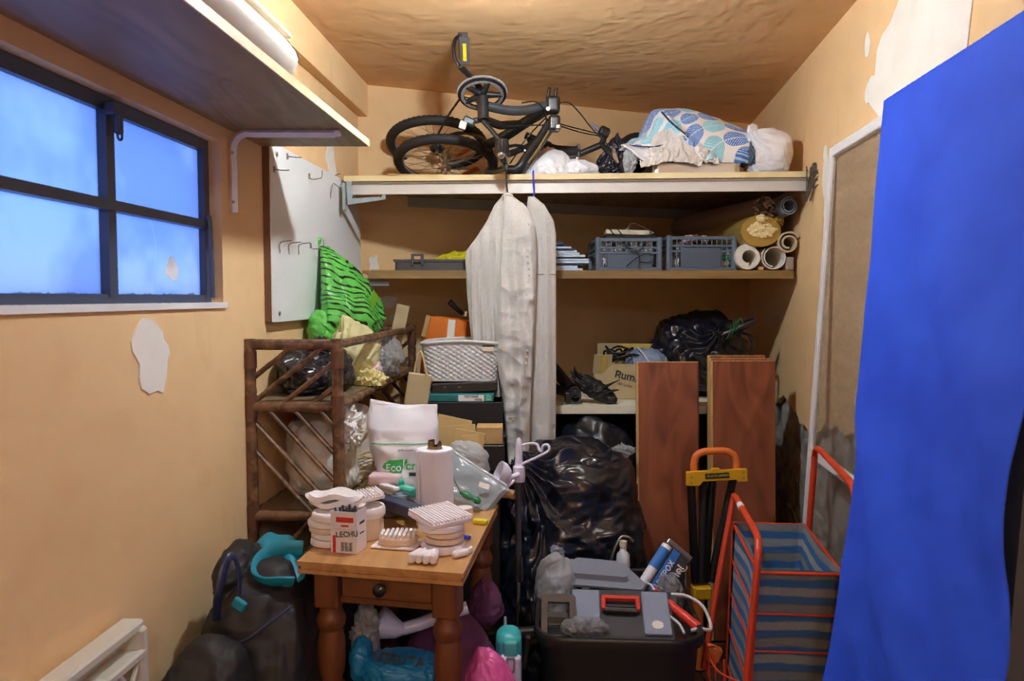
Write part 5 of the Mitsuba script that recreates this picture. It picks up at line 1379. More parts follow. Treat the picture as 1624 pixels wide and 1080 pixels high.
# envelopes, carton, raffia, behind the table
Zk = .843
for i, (x, z, w, h, r, lb) in enumerate([(-.235, .105, .13, .20, 12, 'rearmost kraft envelope behind the table'), (-.20, .095, .14, .17, -4, 'second kraft envelope behind the table'), (-.165, .085, .11, .165, 10, 'third kraft envelope behind the table'), (-.140, .080, .06, .16, -6, 'front narrow kraft envelope behind the table')]):
    solo('envelope', rot(bx((x, 2.93 - .045 * i, Zk + z + .005), (w, .004, h), .001), (0, 1, 0), r, (x, 0, Zk + z)), 'm_envelope', lb, 'envelope', group='kraft envelopes behind the table')
k = thing('cardboard_box', 'small brown cardboard box under the black box, beside the envelopes', 'box')
part(k, 'body', bx((-.085, 2.98, Zk + .137), (.10, .10, .064), .002), 'm_card')
part(k, 'hole', align(lathe([(0, 0), (.018, 0), (.018, .001), (0, .001)], 20), (0, -1, 0), (-.118, 2.9295, Zk + .130)), 'm_brown_plastic')
solo('storage_box', bx((-.085, 2.98, Zk + .052), (.11, .11, .10), .003), 'm_black_plastic', 'small black box carrying the small brown cardboard box', 'box')
solo('plastic_bag', bag((-.165, 2.73, Zk + .075), (.085, .045, .082), 171, 5, .12, .006, 3, floor=Zk + .002), 'm_milky', 'milky plastic bag leaning on the kraft envelopes', 'bag', smooth=60)
k = thing('raffia_bundle', 'bundle of dry tan raffia between the sack and the shop bag', 'bundle')
rr = random.Random(9)
for i in range(46):
    z0 = ZTB + .03 + rr.random() * .13
    x0, y0 = -.525 + rr.random() * .03, 2.62 + rr.random() * .05
    part(k, 'strand', tube(cr([(x0, y0, z0), (x0 + .04, y0 - .01 + rr.uniform(-.01, .01), z0 + rr.uniform(-.02, .025)), (x0 + .085, y0 + rr.uniform(-.01, .02), z0 + rr.uniform(-.03, .03)), (x0 + .12, y0 + .01, z0 + rr.uniform(-.03, .02))], 3), .0035, 4, squash=.4), 'm_raffia')
solo('cardboard_box', bx((-.47, 2.66, ZTB + .012), (.10, .06, .022), .002, rz=6), 'm_card', 'flat cardboard piece under the raffia bundle', 'cardboard')
# ================================================================== garments hanging from the top shelf
def garment(secs, nz, na, seed, yc, folds):
    """lofted cloth: secs = (z, x_left, x_right, half depth); folds(x01, z) gives the depth relief of the front"""
    zs = np.array([s[0] for s in secs])[::-1]
    rings = []
    for z in np.linspace(secs[0][0], secs[-1][0], nz):
        xl, xr, hd = (np.interp(z, zs, np.array([s[k] for s in secs])[::-1]) for k in (1, 2, 3))
        a = np.linspace(0, 2 * np.pi, na, endpoint=False)
        ca, sa = np.cos(a), np.sin(a)
        x = (xl + xr) / 2 + (xr - xl) / 2 * np.sign(ca) * np.abs(ca) ** .85
        y = yc + hd * np.sign(sa) * np.abs(sa) ** .7
        u = (x - xl) / max(xr - xl, 1e-4)
        fr = np.clip(-sa * 2, -1, 1)
        y = y - folds(u, z, x) * fr
        rings.append(np.stack([x, y, np.full(na, z)], 1))
    return rings_mesh(rings)
def hanger(x, y, mt, hook_top):
    return tube(cr([(x + .002, y + .012, hook_top - .012), (x, y + .006, hook_top + .004), (x - .001, y - .010, hook_top + .010), (x - .002, y - .024, hook_top - .004), (x - .001, y - .026, hook_top - .05), (x + .002, y - .022, 1.955), (x, y - .02, 1.90)], 6), .0035, 8)
def fold1(u, z, x):
    t = np.clip((1.93 - z) / .25, 0, 1)
    f = .012 * np.sin(x * 150 + 2.2 * math.sin(z * 5)) * t + .006 * np.sin(x * 290 + 1 + z * 3) * t
    return f + .007 * (ridged(np.stack([x * 9, 0 * x, z * 4 + 0 * x], 1), 3) ** 2 - .4)
k = thing('linen_garment', 'beige linen garment with a buttoned sleeve on the black hanger, left of the two', 'garment')
s1 = [(1.925, -.045, -.005, .012), (1.89, -.075, .015, .030), (1.82, -.108, .030, .042), (1.745, -.158, .035, .048), (1.70, -.193, .035, .048), (1.65, -.198, .035, .045), (1.53, -.193, .025, .045), (1.40, -.182, .01, .045), (1.304, -.172, .0, .045), (1.22, -.16, -.005, .04), (1.08, -.14, -.01, .03)]
part(k, 'body', garment(s1, 110, 150, 3, 3.345, fold1), 'm_linen', smooth=70)
def fold2(u, z, x):
    t = np.clip((1.86 - z) / .2, 0, 1)
    q = np.stack([x * 9, 0 * x, z * 9 + 0 * x], 1)
    return .010 * np.sin(x * 95 + z * 4) * t + .026 * (ridged(q + np.array([x.mean() * 0, 0, 0]), 9) ** 3 - .25) * t * np.clip(u * 2, .25, 1) + .010 * (ridged(q * 2.2, 10) ** 2 - .3) * t
s2 = [(1.92, -.032, .002, .012), (1.89, -.038, .045, .028), (1.86, -.04, .074, .036), (1.795, -.043, .098, .044), (1.69, -.047, .102, .048), (1.637, -.05, .102, .048), (1.426, -.062, .096, .048), (1.266, -.067, .088, .046), (1.106, -.045, .080, .042), (.918, -.024, .074, .036), (.80, -.017, .071, .033), (.715, -.015, .068, .030)]
part(k, 'sleeve', garment(s2, 150, 130, 4, 3.275, fold2), 'm_linen', smooth=70)
for i in range(24):
    z = 1.80 - i * .026
    t_ = (1.80 - z) / .9
    part(k, 'button', trimesh.creation.icosphere(subdivisions=1, radius=.0042).apply_translation((.070 - .018 * t_ + .004 * math.sin(i), 3.229, z)), 'm_linen', smooth=True)
part(k, 'cuff_seam', tube(cr([(-.022, 3.236, 1.00), (.01, 3.228, 1.003), (.045, 3.232, .998), (.076, 3.25, .995)], 5), .0022, 5), 'm_linen_seam')
part(k, 'collar', tube(cr([(-.038, 3.31, 1.922), (-.02, 3.295, 1.930), (.0, 3.305, 1.924)], 5), .008, 8), 'm_linen', smooth=60)
solo('coat_hanger', hanger(-.022, FT(-.022) - .004, 'm_black_plastic', ZT + .002), 'm_black_plastic', 'black hanger hook over the top shelf edge', 'coat hanger', smooth=50)
k = thing('linen_garment', 'plain beige linen garment on the blue hanger, right of the two', 'garment')
def fold3(u, z, x):
    t = np.clip((1.90 - z) / .2, 0, 1)
    return .005 * np.sin(x * 120 + z * 2) * t + .006 * (ridged(np.stack([x * 7, 0 * x, z * 5 + 0 * x], 1), 14) ** 3 - .3) * t + (.008 * np.sin(x * 60) if z < .95 else 0)
s3 = [(1.93, .068, .096, .012), (1.896, .064, .138, .03), (1.829, .06, .178, .042), (1.77, .058, .189, .046), (1.478, .055, .190, .046), (1.151, .055, .191, .044), (.90, .055, .189, .042), (.76, .058, .188, .042), (.690, .060, .187, .040)]
part(k, 'body', garment(s3, 110, 110, 5, 3.375, fold3), 'm_linen', smooth=70)
part(k, 'seam', tube([(.095, 3.326, 1.600), (.14, 3.324, 1.598), (.188, 3.345, 1.598)], .0018, 5), 'm_linen_seam', label='dark horizontal seam')
solo('coat_hanger', hanger(.092, FT(.092) - .004, 'm_blue_hanger', ZT + .002), 'm_blue_hanger', 'blue hanger hook over the top shelf edge', 'coat hanger', smooth=50)

# ================================================================== low shelf contents
k = thing('telescope_tripod', 'black folded tripod tubes lying on the low shelf beside the hanging clothes', 'tripod')
part(k, 'tube', tube([(.20, 3.85, 1.16), (.275, 3.62, 1.075)], .028, 18), 'm_black_gloss', smooth=50)
part(k, 'tube', tube([(.13, 3.78, 1.09), (.285, 3.60, 1.050)], .022, 18), 'm_black_gloss', smooth=50)
a = np.linspace(0, 2 * np.pi, 28, endpoint=False)
rg_ = prism(Polygon(np.stack([np.cos(a), np.sin(a)], 1) * .027).difference(Polygon(np.stack([np.cos(a), np.sin(a)], 1) * .019)), .06)
part(k, 'socket', align(rg_, (-.1, -1, .05), (.297, 3.66, 1.062)), 'm_black_gloss', smooth=40)
part(k, 'collar', align(mv(rg_, 0, 0, 0), (-.1, -1, -.3), (.295, 3.62, 1.055)), 'm_bike_grey', smooth=40)
part(k, 'clamp', rb((.255, 3.57, 1.045), (.03, .03, .05), .008, n=2), 'm_black_plastic', smooth=40)
part(k, 'foot', lathe([(0, 0), (.022, 0), (.020, .022), (0, .024)], 16, (.30, 3.62, ZL + .001)), 'm_black_matt', smooth=40)
k = thing('umbrella', 'folded black fabric umbrella lying in front of the brown printed box', 'umbrella')
part(k, 'canopy', mv(rot(bag((0, 0, 0), (.115, .045, .042), 181, 5, .12, .005, 3, knot=(-1, 0, .2), kfold=.22, kn=10), (0, 1, 0), 32), .385, 3.60, 1.078), 'm_nylon', smooth=60)
for pts in ([(.31, 3.585, 1.13), (.29, 3.58, 1.165), (.285, 3.58, 1.185)], [(.40, 3.575, 1.075), (.44, 3.57, 1.10), (.49, 3.565, 1.125)], [(.42, 3.57, 1.06), (.46, 3.565, 1.075), (.49, 3.565, 1.08)]):
    part(k, 'flap', tube(cr(pts, 4), np.linspace(.022, .003, (len(pts) - 1) * 4 + 1), 8, squash=.5), 'm_nylon', smooth=60)
part(k, 'tip', rb((.455, 3.575, 1.035), (.05, .045, .035), .012, n=2), 'm_black_plastic', smooth=40)
# printed carton, open, with cords
k = thing('cardboard_box', 'open tan cardboard box printed Rumba on the low shelf', 'box')
bxx, byy, bz = .585, 3.86, ZL + .002
W_, D_, H_ = .34, .22, .20
def cb(m): return mv(rot(m, (0, 0, 1), -10), bxx, byy, bz)
part(k, 'wall', cb(bx((0, -D_ / 2, H_ * .42), (W_, .005, H_ * .84), .001, rx=-4)), 'm_tanbox')
part(k, 'wall', cb(bx((0, D_ / 2, H_ * .63), (W_, .005, H_ * 1.28), .001)), 'm_tanbox')
part(k, 'wall', cb(bx((-W_ / 2, 0, H_ / 2), (.005, D_, H_), .001)), 'm_tanbox')
part(k, 'wall', cb(bx((W_ / 2, 0, H_ / 2), (.005, D_, H_), .001)), 'm_tanbox')
part(k, 'base', cb(bx((0, 0, .003), (W_, D_, .005), .001)), 'm_tanbox')
part(k, 'flap', cb(bx((-.13, -D_ / 2 - .012, H_ * .84), (.09, .004, .10), .001, rx=22, rz=16)), 'm_tanbox', label='bent front flap')
part(k, 'tape', cb(bx((.02, D_ / 2 - .004, H_ * 1.12), (.16, .002, .06), .0005)), 'm_tape', label='yellow packing tape')
part(k, 'tape', cb(bx((-.125, -D_ / 2 - .018, H_ * .84), (.028, .002, .09), .0005, rx=22, rz=16)), 'm_tape')
part(k, 'lettering', cb(textm('Rumba', .034, (-.075, -D_ / 2 - .004, .105), (1, 0, -.22), (.22, 0, 1), .001, True)), 'm_ink', label='printed word Rumba')
part(k, 'lettering', cb(textm('de luxe', .015, (-.06, -D_ / 2 - .006, .07), (1, 0, -.24), (.24, 0, 1), .001, False)), 'm_brown_edge')
k = thing('cord_coil', 'tangle of black cord in the tan printed box', 'cord')
rr = random.Random(21)
for i in range(5):
    c = cb(bx((-.09 + .018 * i, -.015 - .01 * i, H_ * .98 + .012 * (i % 3)), (.01, .01, .01))).centroid
    t_ = np.linspace(0, 2 * np.pi, 22)[:-1]
    part(k, 'loop', tube(np.stack([c[0] + (.05 + .008 * i) * np.cos(t_), c[1] + .045 * np.sin(t_), c[2] + .022 * np.sin(t_ * 2 + i) + .018 * np.cos(t_ + i)], 1), .0055, 6, closed=True), 'm_black_plastic', smooth=50)
k = thing('cloth_pouch', 'blue grey cloth pouch with a white strap in the tan printed box', 'pouch')
part(k, 'pouch', cb(bag((.075, -.02, H_ * .86), (.10, .07, .065), 182, 4, .15, .008, 3, box=.8)), 'm_blue_pouch', smooth=60)
part(k, 'strap', cb(tube(cr([(.035, -.075, H_ * 1.24), (.06, -.085, H_ * 1.1), (.09, -.09, H_ * .9), (.115, -.09, H_ * .78)], 5), .012, 6, squash=.25)), 'm_white_plastic', smooth=50)
part(k, 'tag', cb(bx((.12, -.092, H_ * .80), (.05, .004, .028), .001, ry=-10)), 'm_white_plastic')
# big black bag with green wire
k = thing('garbage_bag', 'black garbage bag tied with green wire on the low shelf behind the planks', 'bag')
part(k, 'body', bag((.935, 3.93, ZL + .205), (.235, .22, .215), 191, 6, .14, .022, 2.8, floor=ZL + .002, knot=(.1, -.95, .45), kfold=.13, kn=15), 'm_blackbag', smooth=60)
part(k, 'neck', tube(cr([(.96, 3.73, 1.31), (1.02, 3.70, 1.335), (1.08, 3.69, 1.365), (1.14, 3.68, 1.395)], 5), [.038, .030, .026, .024, .022, .021, .02, .02, .021, .022, .023, .022, .02, .018, .016, .012], 10), 'm_blackbag', smooth=60)
for i in range(7):
    th = np.linspace(0, 2 * np.pi, 15)[:-1]
    c = np.array([1.02 + .010 * i, 3.70, 1.335 + .006 * i])
    part(k, 'green_wire', tube(np.stack([c[0] + .010 * np.cos(th + i), c[1] + .030 * np.sin(th), c[2] + .030 * np.cos(th + .4 * i)], 1), .0045, 5, closed=True), 'm_green_wire', label='green wire tie' if i == 0 else None)
part(k, 'handle', tube(cr([(1.07, 3.70, 1.34), (1.115, 3.67, 1.32), (1.125, 3.66, 1.26), (1.10, 3.66, 1.215), (1.04, 3.67, 1.20)], 6), .016, 8, squash=.45), 'm_blackbag', smooth=60)
solo('garbage_bag', bag((1.06, 4.16, ZL + .16), (.08, .14, .165), 192, 5, .15, .02, 3, floor=ZL + .002), 'm_blackbag_soft', 'second black garbage bag deep in the right corner of the low shelf', 'bag', smooth=60)

# ================================================================== leaning planks
def board_lean(name, x0, x1, ytop, ybot, ztop, t, label, grp=None):
    k = thing(name, label, 'plank', grp)
    L = math.hypot(ztop, ybot - ytop)
    ang = math.degrees(math.atan2(ybot - ytop, ztop))
    def pl(m): return mv(rot(m, (1, 0, 0), ang * 1), (x0 + x1) / 2, ybot, .006)
    part(k, 'core', pl(bx((0, 0, L / 2), (x1 - x0, t, L), .002)), 'm_plank_edge', label='pale raw edges')
    part(k, 'veneer', pl(bx((.005, -t / 2 - .0012, L / 2), (x1 - x0 - .010, .003, L - .004), .001)), 'm_plank', label='reddish brown wood veneer')
    return k
board_lean('plank', .553, .822, 3.455, 3.36, 1.212, .018, 'rear reddish brown plank of the left leaning pair')
k_ = board_lean('plank', .543, .810, 3.43, 3.335, 1.212, .018, 'front reddish brown plank of the left leaning pair')
board_lean('plank', .868, 1.122, 3.475, 3.40, 1.238, .018, 'rearmost reddish brown plank of the right leaning stack')
board_lean('plank', .866, 1.138, 3.453, 3.375, 1.226, .018, 'middle reddish brown plank of the right leaning stack')
k_ = board_lean('plank', .868, 1.150, 3.43, 3.35, 1.218, .018, 'front reddish brown plank of the right leaning stack, with four pale spots')
for dx in (.135, .168, .205, .272):
    part(k_, 'screw_hole', bx((.868 + dx, 3.43 - .0155 - .0 + .0227, .98), (.008, .004, .003), .001), 'm_plank_edge')
# ================================================================== black bags on the floor under the low shelf
k = thing('garbage_bag', 'large shiny black garbage bag on the floor in front of the dark shelf backing', 'bag')
part(k, 'body', bag((.235, 3.16, .455), (.305, .26, .46), 201, 6, .12, .026, 4.2, box=.85, floor=.004, knot=(-.5, -.45, .6), kfold=.10, kn=24, taper=.04), 'm_blackbag', smooth=60)
k = thing('garbage_bag', 'dull black garbage bag bulging behind the large shiny one', 'bag')
part(k, 'body', bag((.36, 3.56, .47), (.24, .20, .50), 202, 5, .15, .022, 2.6, floor=.004), 'm_blackbag_soft', smooth=60)
k = thing('garbage_bag', 'black garbage bag slumped beside the table leg', 'bag')
part(k, 'body', bag((.085, 2.86, .30), (.115, .15, .305), 203, 5, .12, .022, 2.8, floor=.004, knot=(.2, -.2, 1), kfold=.08), 'm_blackbag', smooth=60)
solo('plastic_scrap', bag((.165, 2.862, .545), (.03, .012, .036), 204, 3, .3, .006, 4), 'm_greyblue_lid', 'pale grey scrap showing through a tear of the shiny black bag', 'scrap', smooth=60)
solo('plastic_bag', bag((.50, 3.42, .40), (.05, .06, .40), 205, 4, .3, .02, 4, floor=.004), 'm_blackbag_soft', 'narrow dark bag between the shiny black bag and the planks', 'bag', smooth=60)
solo('silver_wrap', bag((.475, 3.33, .845), (.045, .03, .02), 206, 4, .3, .012, 5), 'm_bubble', 'small silvery wrapper on the dark bag beside the planks', 'wrapper', smooth=60)

# ================================================================== garment steamer
k = thing('garment_steamer', 'garment steamer with a thin pole, white hanger top and teal tank', 'garment steamer')
sxp, syp = .023, 2.60
part(k, 'pole', tube([(sxp - .004, syp, .26), (sxp - .002, syp, .60)], .0075, 12), 'm_chrome', smooth=40)
part(k, 'pole', tube([(sxp - .002, syp, .58), (sxp, syp, .94)], .0105, 12), 'm_bike_grey', smooth=40)
part(k, 'pole_lock', lathe([(0, 0), (.016, 0), (.018, .02), (.016, .075), (.012, .09), (0, .09)], 16, (sxp - .003, syp, .545)), 'm_black_plastic', smooth=40)
hg_ = part(k, 'hanger_top', lathe([(0, .885), (.020, .885), (.022, .90), (.020, .935), (.014, .94), (.013, .95), (.012, 1.0), (.008, 1.028), (0, 1.034)], 18, (sxp, syp, 0)), 'm_lav_plastic', smooth=45)
part(hg_, 'hook', tube(cr([(sxp + .008, syp, 1.006), (.055, 2.60, 1.012), (.082, 2.595, 1.012), (.090, 2.59, .995), (.098, 2.588, .990), (.104, 2.586, 1.008), (.118, 2.582, 1.012), (.124, 2.58, 1.0), (.116, 2.58, .988), (.08, 2.585, .968), (.04, 2.595, .948), (sxp + .006, syp, .940)], 5), .0048, 8), 'm_lav_plastic', smooth=50)
bowl = lathe([(.0, 0), (.012, .001), (.024, .008), (.033, .022), (.036, .038), (.034, .038), (.030, .023), (.022, .011), (.0, .004)], 28)
bowl.apply_scale((1.35, 1.0, 1.25))
part(hg_, 'clip', align(bowl, (-.92, -.30, .42), (sxp - .030, syp - .025, .898)), 'm_lav_plastic', smooth=50)
part(hg_, 'clip_arm', tube(cr([(sxp, syp - .018, .912), (sxp - .02, syp - .028, .908), (sxp - .04, syp - .03, .905)], 4), .009, 8), 'm_lav_plastic', smooth=50)
part(hg_, 'clip', tube(cr([(sxp - .015, syp - .03, .898), (sxp - .035, syp - .034, .880), (sxp - .048, syp - .034, .872)], 4), [.010, .012, .013, .013, .013, .012, .011, .010, .006], 10, squash=.5), 'm_lav_plastic', smooth=50)
part(k, 'pole', tube([(-.022, 2.47, .26), (-.022, 2.47, .44)], .008, 12), 'm_chrome', smooth=40)
part(k, 'collar', lathe([(0, .43), (.018, .43), (.018, .438), (.006, .442), (.004, .475), (0, .475)], 14, (-.022, 2.47, 0)), 'm_lav_plastic', smooth=40)
part(k, 'bracket', bx((-.01, 2.47, .42), (.22, .03, .030), .006, ry=-5), 'm_black_plastic')
part(k, 'bracket', bx((.045, 2.45, .37), (.022, .03, .11), .006, ry=8), 'm_black_plastic')
tk = part(k, 'tank', rb((-.010, 2.37, .27), (.080, .11, .42), .034), 'm_teal_tank', smooth=50, label='teal water tank')
part(tk, 'nozzle_body', rb((-.004, 2.302, .300), (.064, .03, .26), .014), 'm_lav_plastic', smooth=50, label='white lower shell')
part(tk, 'nozzle_tip', rb((-.004, 2.300, .448), (.044, .02, .05), .010, n=2), 'm_teal_tank', smooth=50)
part(tk, 'grip_ring', align(prism(sbox(-.024, -.014, .024, .014).buffer(-.008).buffer(.008).difference(sbox(-.016, -.007, .016, .007)), .006), (0, -1, 0), (-.004, 2.286, .405)), 'm_greyblue_lid')
part(k, 'base', rb((-.01, 2.46, .05), (.20, .30, .096), .03, n=2), 'm_black_plastic', smooth=40)
# steam nozzle lying under the table
k = thing('steam_nozzle', 'white steam nozzle with a round head and long handle under the table', 'nozzle')
part(k, 'head', tube(np.array([(-.385, 2.20, .575), (-.380, 2.20, .572), (-.360, 2.205, .562), (-.332, 2.21, .548), (-.312, 2.215, .545)]), [.052, .056, .050, .034, .020], 24, squash=.75), 'm_lav_plastic', smooth=40)
part(k, 'handle', tube(cr([(-.314, 2.216, .545), (-.26, 2.225, .558), (-.20, 2.235, .578), (-.130, 2.245, .597)], 4), .0185, 16), 'm_lav_plastic', smooth=50)
solo('cloth_bundle', bag((-.19, 2.33, .28), (.16, .16, .28), 211, 5, .12, .010, 2.5, floor=.004), 'm_purple_cloth', 'dark purple cloth bundle under the table', 'cloth', smooth=60)
k = thing('plastic_pack', 'blue plastic pack with dark lettering lying under the table', 'pack')
part(k, 'body', bag((-.290, 2.035, .515), (.105, .075, .042), 212, 5, .10, .004, 3, box=.75), 'm_blue_pack', smooth=60)
part(k, 'lettering', textm('VIRUTA', .026, (-.365, 1.985, .560), (1, 0, -.14), (.12, .75, .6), .002, True), 'm_ink')
part(k, 'side', bag((-.405, 2.06, .53), (.03, .05, .06), 213, 4, .12, .004, 3), 'm_blue_pack', smooth=60)
solo('storage_box', bx((-.33, 2.10, .237), (.22, .22, .465), .004), 'm_black_matt', 'dark box under the blue plastic pack', 'box')
solo('plastic_bag', bag((-.405, 2.12, .56), (.035, .06, .09), 214, 4, .25, .012, 5), 'm_bubble', 'clear crumpled bag beside the left table leg under the table', 'bag', smooth=60)
k = thing('plastic_bag', 'bright pink plastic bag on the floor right of the front table leg', 'bag')
part(k, 'body', bag((-.075, 2.24, .34), (.085, .10, .13), 215, 5, .12, .005, 2.6, knot=(-.2, -.2, 1), kfold=.03), 'm_pink_bag', smooth=60)
part(k, 'print', bag((-.09, 2.175, .32), (.05, .05, .075), 216, 4, .15, .012, 6), 'm_purple_cloth', smooth=60, label='dark printed patch')
solo('storage_box', bx((-.07, 2.26, .11), (.16, .20, .21), .004), 'm_brown_plastic', 'brown box under the pink plastic bag', 'box')
solo('purple_cloth', bag((-.085, 2.46, .53), (.055, .06, .075), 217, 4, .12, .006, 3, taper=.4), 'm_purple_cloth', 'purple cloth corner beside the back table leg', 'cloth', smooth=60)

# ================================================================== black tote bin with tools
tot = thing('storage_tote', 'black plastic tote bin full of tools on the floor', 'bin')
def tote_ring(w, d, r, z, c=(.345, 2.63), skew=-3):
    p = sbox(-w / 2, -d / 2, w / 2, d / 2).buffer(-r).buffer(r, quad_segs=8)
    L = p.exterior.length
    q = np.array([p.exterior.interpolate(L * i / 96).coords[0] for i in range(96)])
    th = math.radians(skew)
    x = q[:, 0] * math.cos(th) - q[:, 1] * math.sin(th); y = q[:, 0] * math.sin(th) + q[:, 1] * math.cos(th)
    return np.stack([c[0] + x, c[1] + y, np.full(96, z)], 1)
part(tot, 'body', rings_mesh([tote_ring(.42, .54, .07, .004), tote_ring(.44, .56, .08, .02), tote_ring(.50, .62, .09, .455), tote_ring(.492, .612, .086, .455), tote_ring(.43, .55, .07, .03), tote_ring(.2, .3, .05, .028)]), 'm_black_plastic', smooth=35)
part(tot, 'rim', rings_mesh([tote_ring(.502, .622, .09, .435), tote_ring(.528, .648, .10, .437), tote_ring(.532, .652, .10, .462), tote_ring(.522, .642, .10, .470), tote_ring(.500, .620, .09, .470), tote_ring(.490, .610, .086, .462), tote_ring(.490, .610, .086, .44)]), 'm_black_plastic', smooth=45)
part(tot, 'handle', rb((.085, 2.64, .42), (.04, .16, .03), .012, n=2), 'm_black_plastic', smooth=40)
part(tot, 'handle', rb((.605, 2.62, .42), (.04, .16, .03), .012, n=2), 'm_black_plastic', smooth=40)
solo('scrap_pile', bx((.345, 2.64, .14), (.40, .50, .21), .02), 'm_black_matt', 'dark box filling the bottom of the tote bin', 'box')
# toolbox, tilted lid towards us
tbx = thing('toolbox', 'dark grey toolbox with two blue grey compartments and a red handle in the bin', 'toolbox')
tc = np.array([.352, 2.49, .462])
def tl(m): return mv(rot(rot(m, (1, 0, 0), 20), (0, 0, 1), -5), *tc)
part(tbx, 'body', tl(bx((0, .0, -.075), (.325, .215, .15), .008)), 'm_toolbox')
part(tbx, 'lid', tl(bx((0, 0, .012), (.33, .22, .024), .006)), 'm_toolbox')
for sx_, w in ((-.112, .090), (.112, .085)):
    c_ = part(tbx, 'compartment_lid', tl(bx((sx_, -.005, .030), (w, .190, .014), .005)), 'm_toolbox_lid', label='translucent blue grey compartment lid')
    part(c_, 'hinge', tl(bx((sx_, .092, .032), (.03, .014, .012), .003)), 'm_toolbox')
hd_ = part(tbx, 'handle', tl(join(bx((-.055, .022, .040), (.014, .055, .016), .004), bx((.055, .022, .040), (.014, .055, .016), .004), bx((0, .048, .040), (.124, .014, .018), .004))), 'm_red_plastic', label='red carrying handle')
part(tbx, 'grip', tl(cyl((-.05, -.004, .036), (.05, -.004, .036), .012, seg=12)), 'm_black_plastic', smooth=40)
part(tbx, 'label', tl(cyl((.112, -.065, .036), (.112, -.065, .039), .018, seg=24)), 'm_paperlabel', label='round white sticker')
k = thing('drill_case', 'dark brown plastic frame handle at the left of the tote bin', 'case')
fr_ = sbox(-.055, -.07, .055, .07).buffer(-.015).buffer(.015).difference(sbox(-.035, -.055, .035, .045))
part(k, 'frame', mv(rot(rot(prism(fr_, .035), (1, 0, 0), 58), (0, 0, 1), -4), .150, 2.47, .470), 'm_brown_plastic')
part(k, 'body', bx((.145, 2.52, .38), (.085, .10, .15), .006), 'm_brown_plastic')
# grey lid
k = thing('organizer_case', 'large flat blue grey plastic case lying behind the toolbox', 'case')
def gl(m): return mv(rot(rot(m, (1, 0, 0), 10), (0, 0, 1), -7), .30, 2.70, .525)
lp = Polygon([(-.16, -.07), (.15, -.09), (.165, -.05), (.09, .085), (-.10, .10), (-.17, .05)]).buffer(-.01).buffer(.01)
part(k, 'flange', gl(prism(lp, .008)), 'm_greyblue_lid')
part(k, 'dome', gl(mv(prism(Polygon([(-.09, -.035), (.11, -.05), (.07, .06), (-.075, .075), (-.11, .02)]).buffer(-.015).buffer(.015), .022), 0, 0, .007)), 'm_greyblue_lid')
solo('support_box', bx((.31, 2.73, .375), (.26, .13, .25), .006), 'm_toolbox', 'dark box under the blue grey case in the tote bin', 'box')
solo('plastic_bag', bag((.155, 2.70, .46), (.075, .10, .14), 221, 5, .12, .006, 2.8), 'm_milky', 'milky clear plastic bag at the left inside the tote bin', 'bag', smooth=60)
solo('plastic_bag', bag((.225, 2.395, .474), (.075, .035, .028), 222, 5, .15, .006, 3.5), 'm_clear', 'clear crumpled plastic bag over the front rim of the tote bin', 'bag', smooth=60)
k = thing('spray_bottle', 'white plastic bottle behind the blue grey case in the tote bin', 'bottle')
part(k, 'body', lathe([(0, .0), (.024, 0), (.026, .05), (.024, .09), (.012, .105), (.011, .12), (0, .12)], 18, (.412, 2.86, .46)), 'm_white_plastic', smooth=40)
part(k, 'cap', lathe([(0, .12), (.014, .12), (.014, .14), (0, .142)], 14, (.412, 2.86, .46)), 'm_cream', smooth=40)
solo('metal_hook', tube(cr([(.355, 2.88, .46), (.375, 2.885, .54), (.395, 2.89, .585), (.415, 2.90, .605), (.44, 2.90, .60), (.455, 2.90, .585)], 5), .006, 8), 'm_steel', 'bent metal rod sticking out at the back of the tote bin', 'rod', smooth=50)
# sealant cartridge in its blister, lettering ORTINOL style
k = thing('sealant_pack', 'blue and white packet lettered ortinol standing tilted in the tote bin', 'packet')
def sl(m): return mv(rot(rot(m, (1, 0, 0), -22), (0, 1, 0), 40), .520, 2.72, .50)
part(k, 'blister', sl(rb((.0, .0, .03), (.115, .04, .20), .014, n=2)), 'm_toolbox', smooth=40, label='dark printed front')
part(k, 'blue_band', sl(bx((-.012, -.0215, .035), (.030, .003, .17), .001)), 'm_ink_blue', label='blue band')
part(k, 'white_tube', sl(cyl((-.050, -.012, -.07), (-.050, -.012, .115), .017, r2=.019, seg=18)), 'm_white_plastic', smooth=40)
part(k, 'blue_cap', sl(cyl((-.050, -.012, .02), (-.050, -.012, .10), .0195, seg=18)), 'm_ink_blue', smooth=40)
part(k, 'lettering', sl(textm('ortinol', .026, (.042, -.0212, -.020), (0, 0, 1), (-1, 0, 0), .002, True)), 'm_ink_white', label='white word ortinol')
part(k, 'lettering', sl(textm('UNIPOX', .020, (.002, -.0232, -.030), (0, 0, 1), (-1, 0, 0), .002, True)), 'm_ink_white')
part(k, 'foil_end', sl(bx((0, 0, .135), (.11, .012, .02), .003)), 'm_alu_tray')
solo('plastic_bag', bag((.545, 2.66, .46), (.05, .06, .085), 223, 5, .15, .007, 3.5), 'm_clear', 'clear plastic bag behind the orange red handle in the tote bin', 'bag', smooth=60)
k = thing('hand_tool', 'hand tool with a long orange red handle in the tote bin', 'tool')
part(k, 'handle', tube(cr([(.500, 2.555, .500), (.530, 2.51, .487), (.562, 2.465, .472), (.592, 2.425, .456)], 5), [.010, .012, .014, .0155, .016, .0155, .015, .0155, .016, .0165, .016, .015, .0155, .017, .017, .014], 12), 'm_red_plastic', smooth=50)
part(k, 'jaw', tube(cr([(.478, 2.60, .518), (.500, 2.555, .501)], 4), .012, 8, squash=.6), 'm_red_plastic', smooth=50)
part(k, 'end_cap', cyl((.591, 2.427, .4565), (.596, 2.421, .453), .0165, seg=14), 'm_label_black', smooth=40)
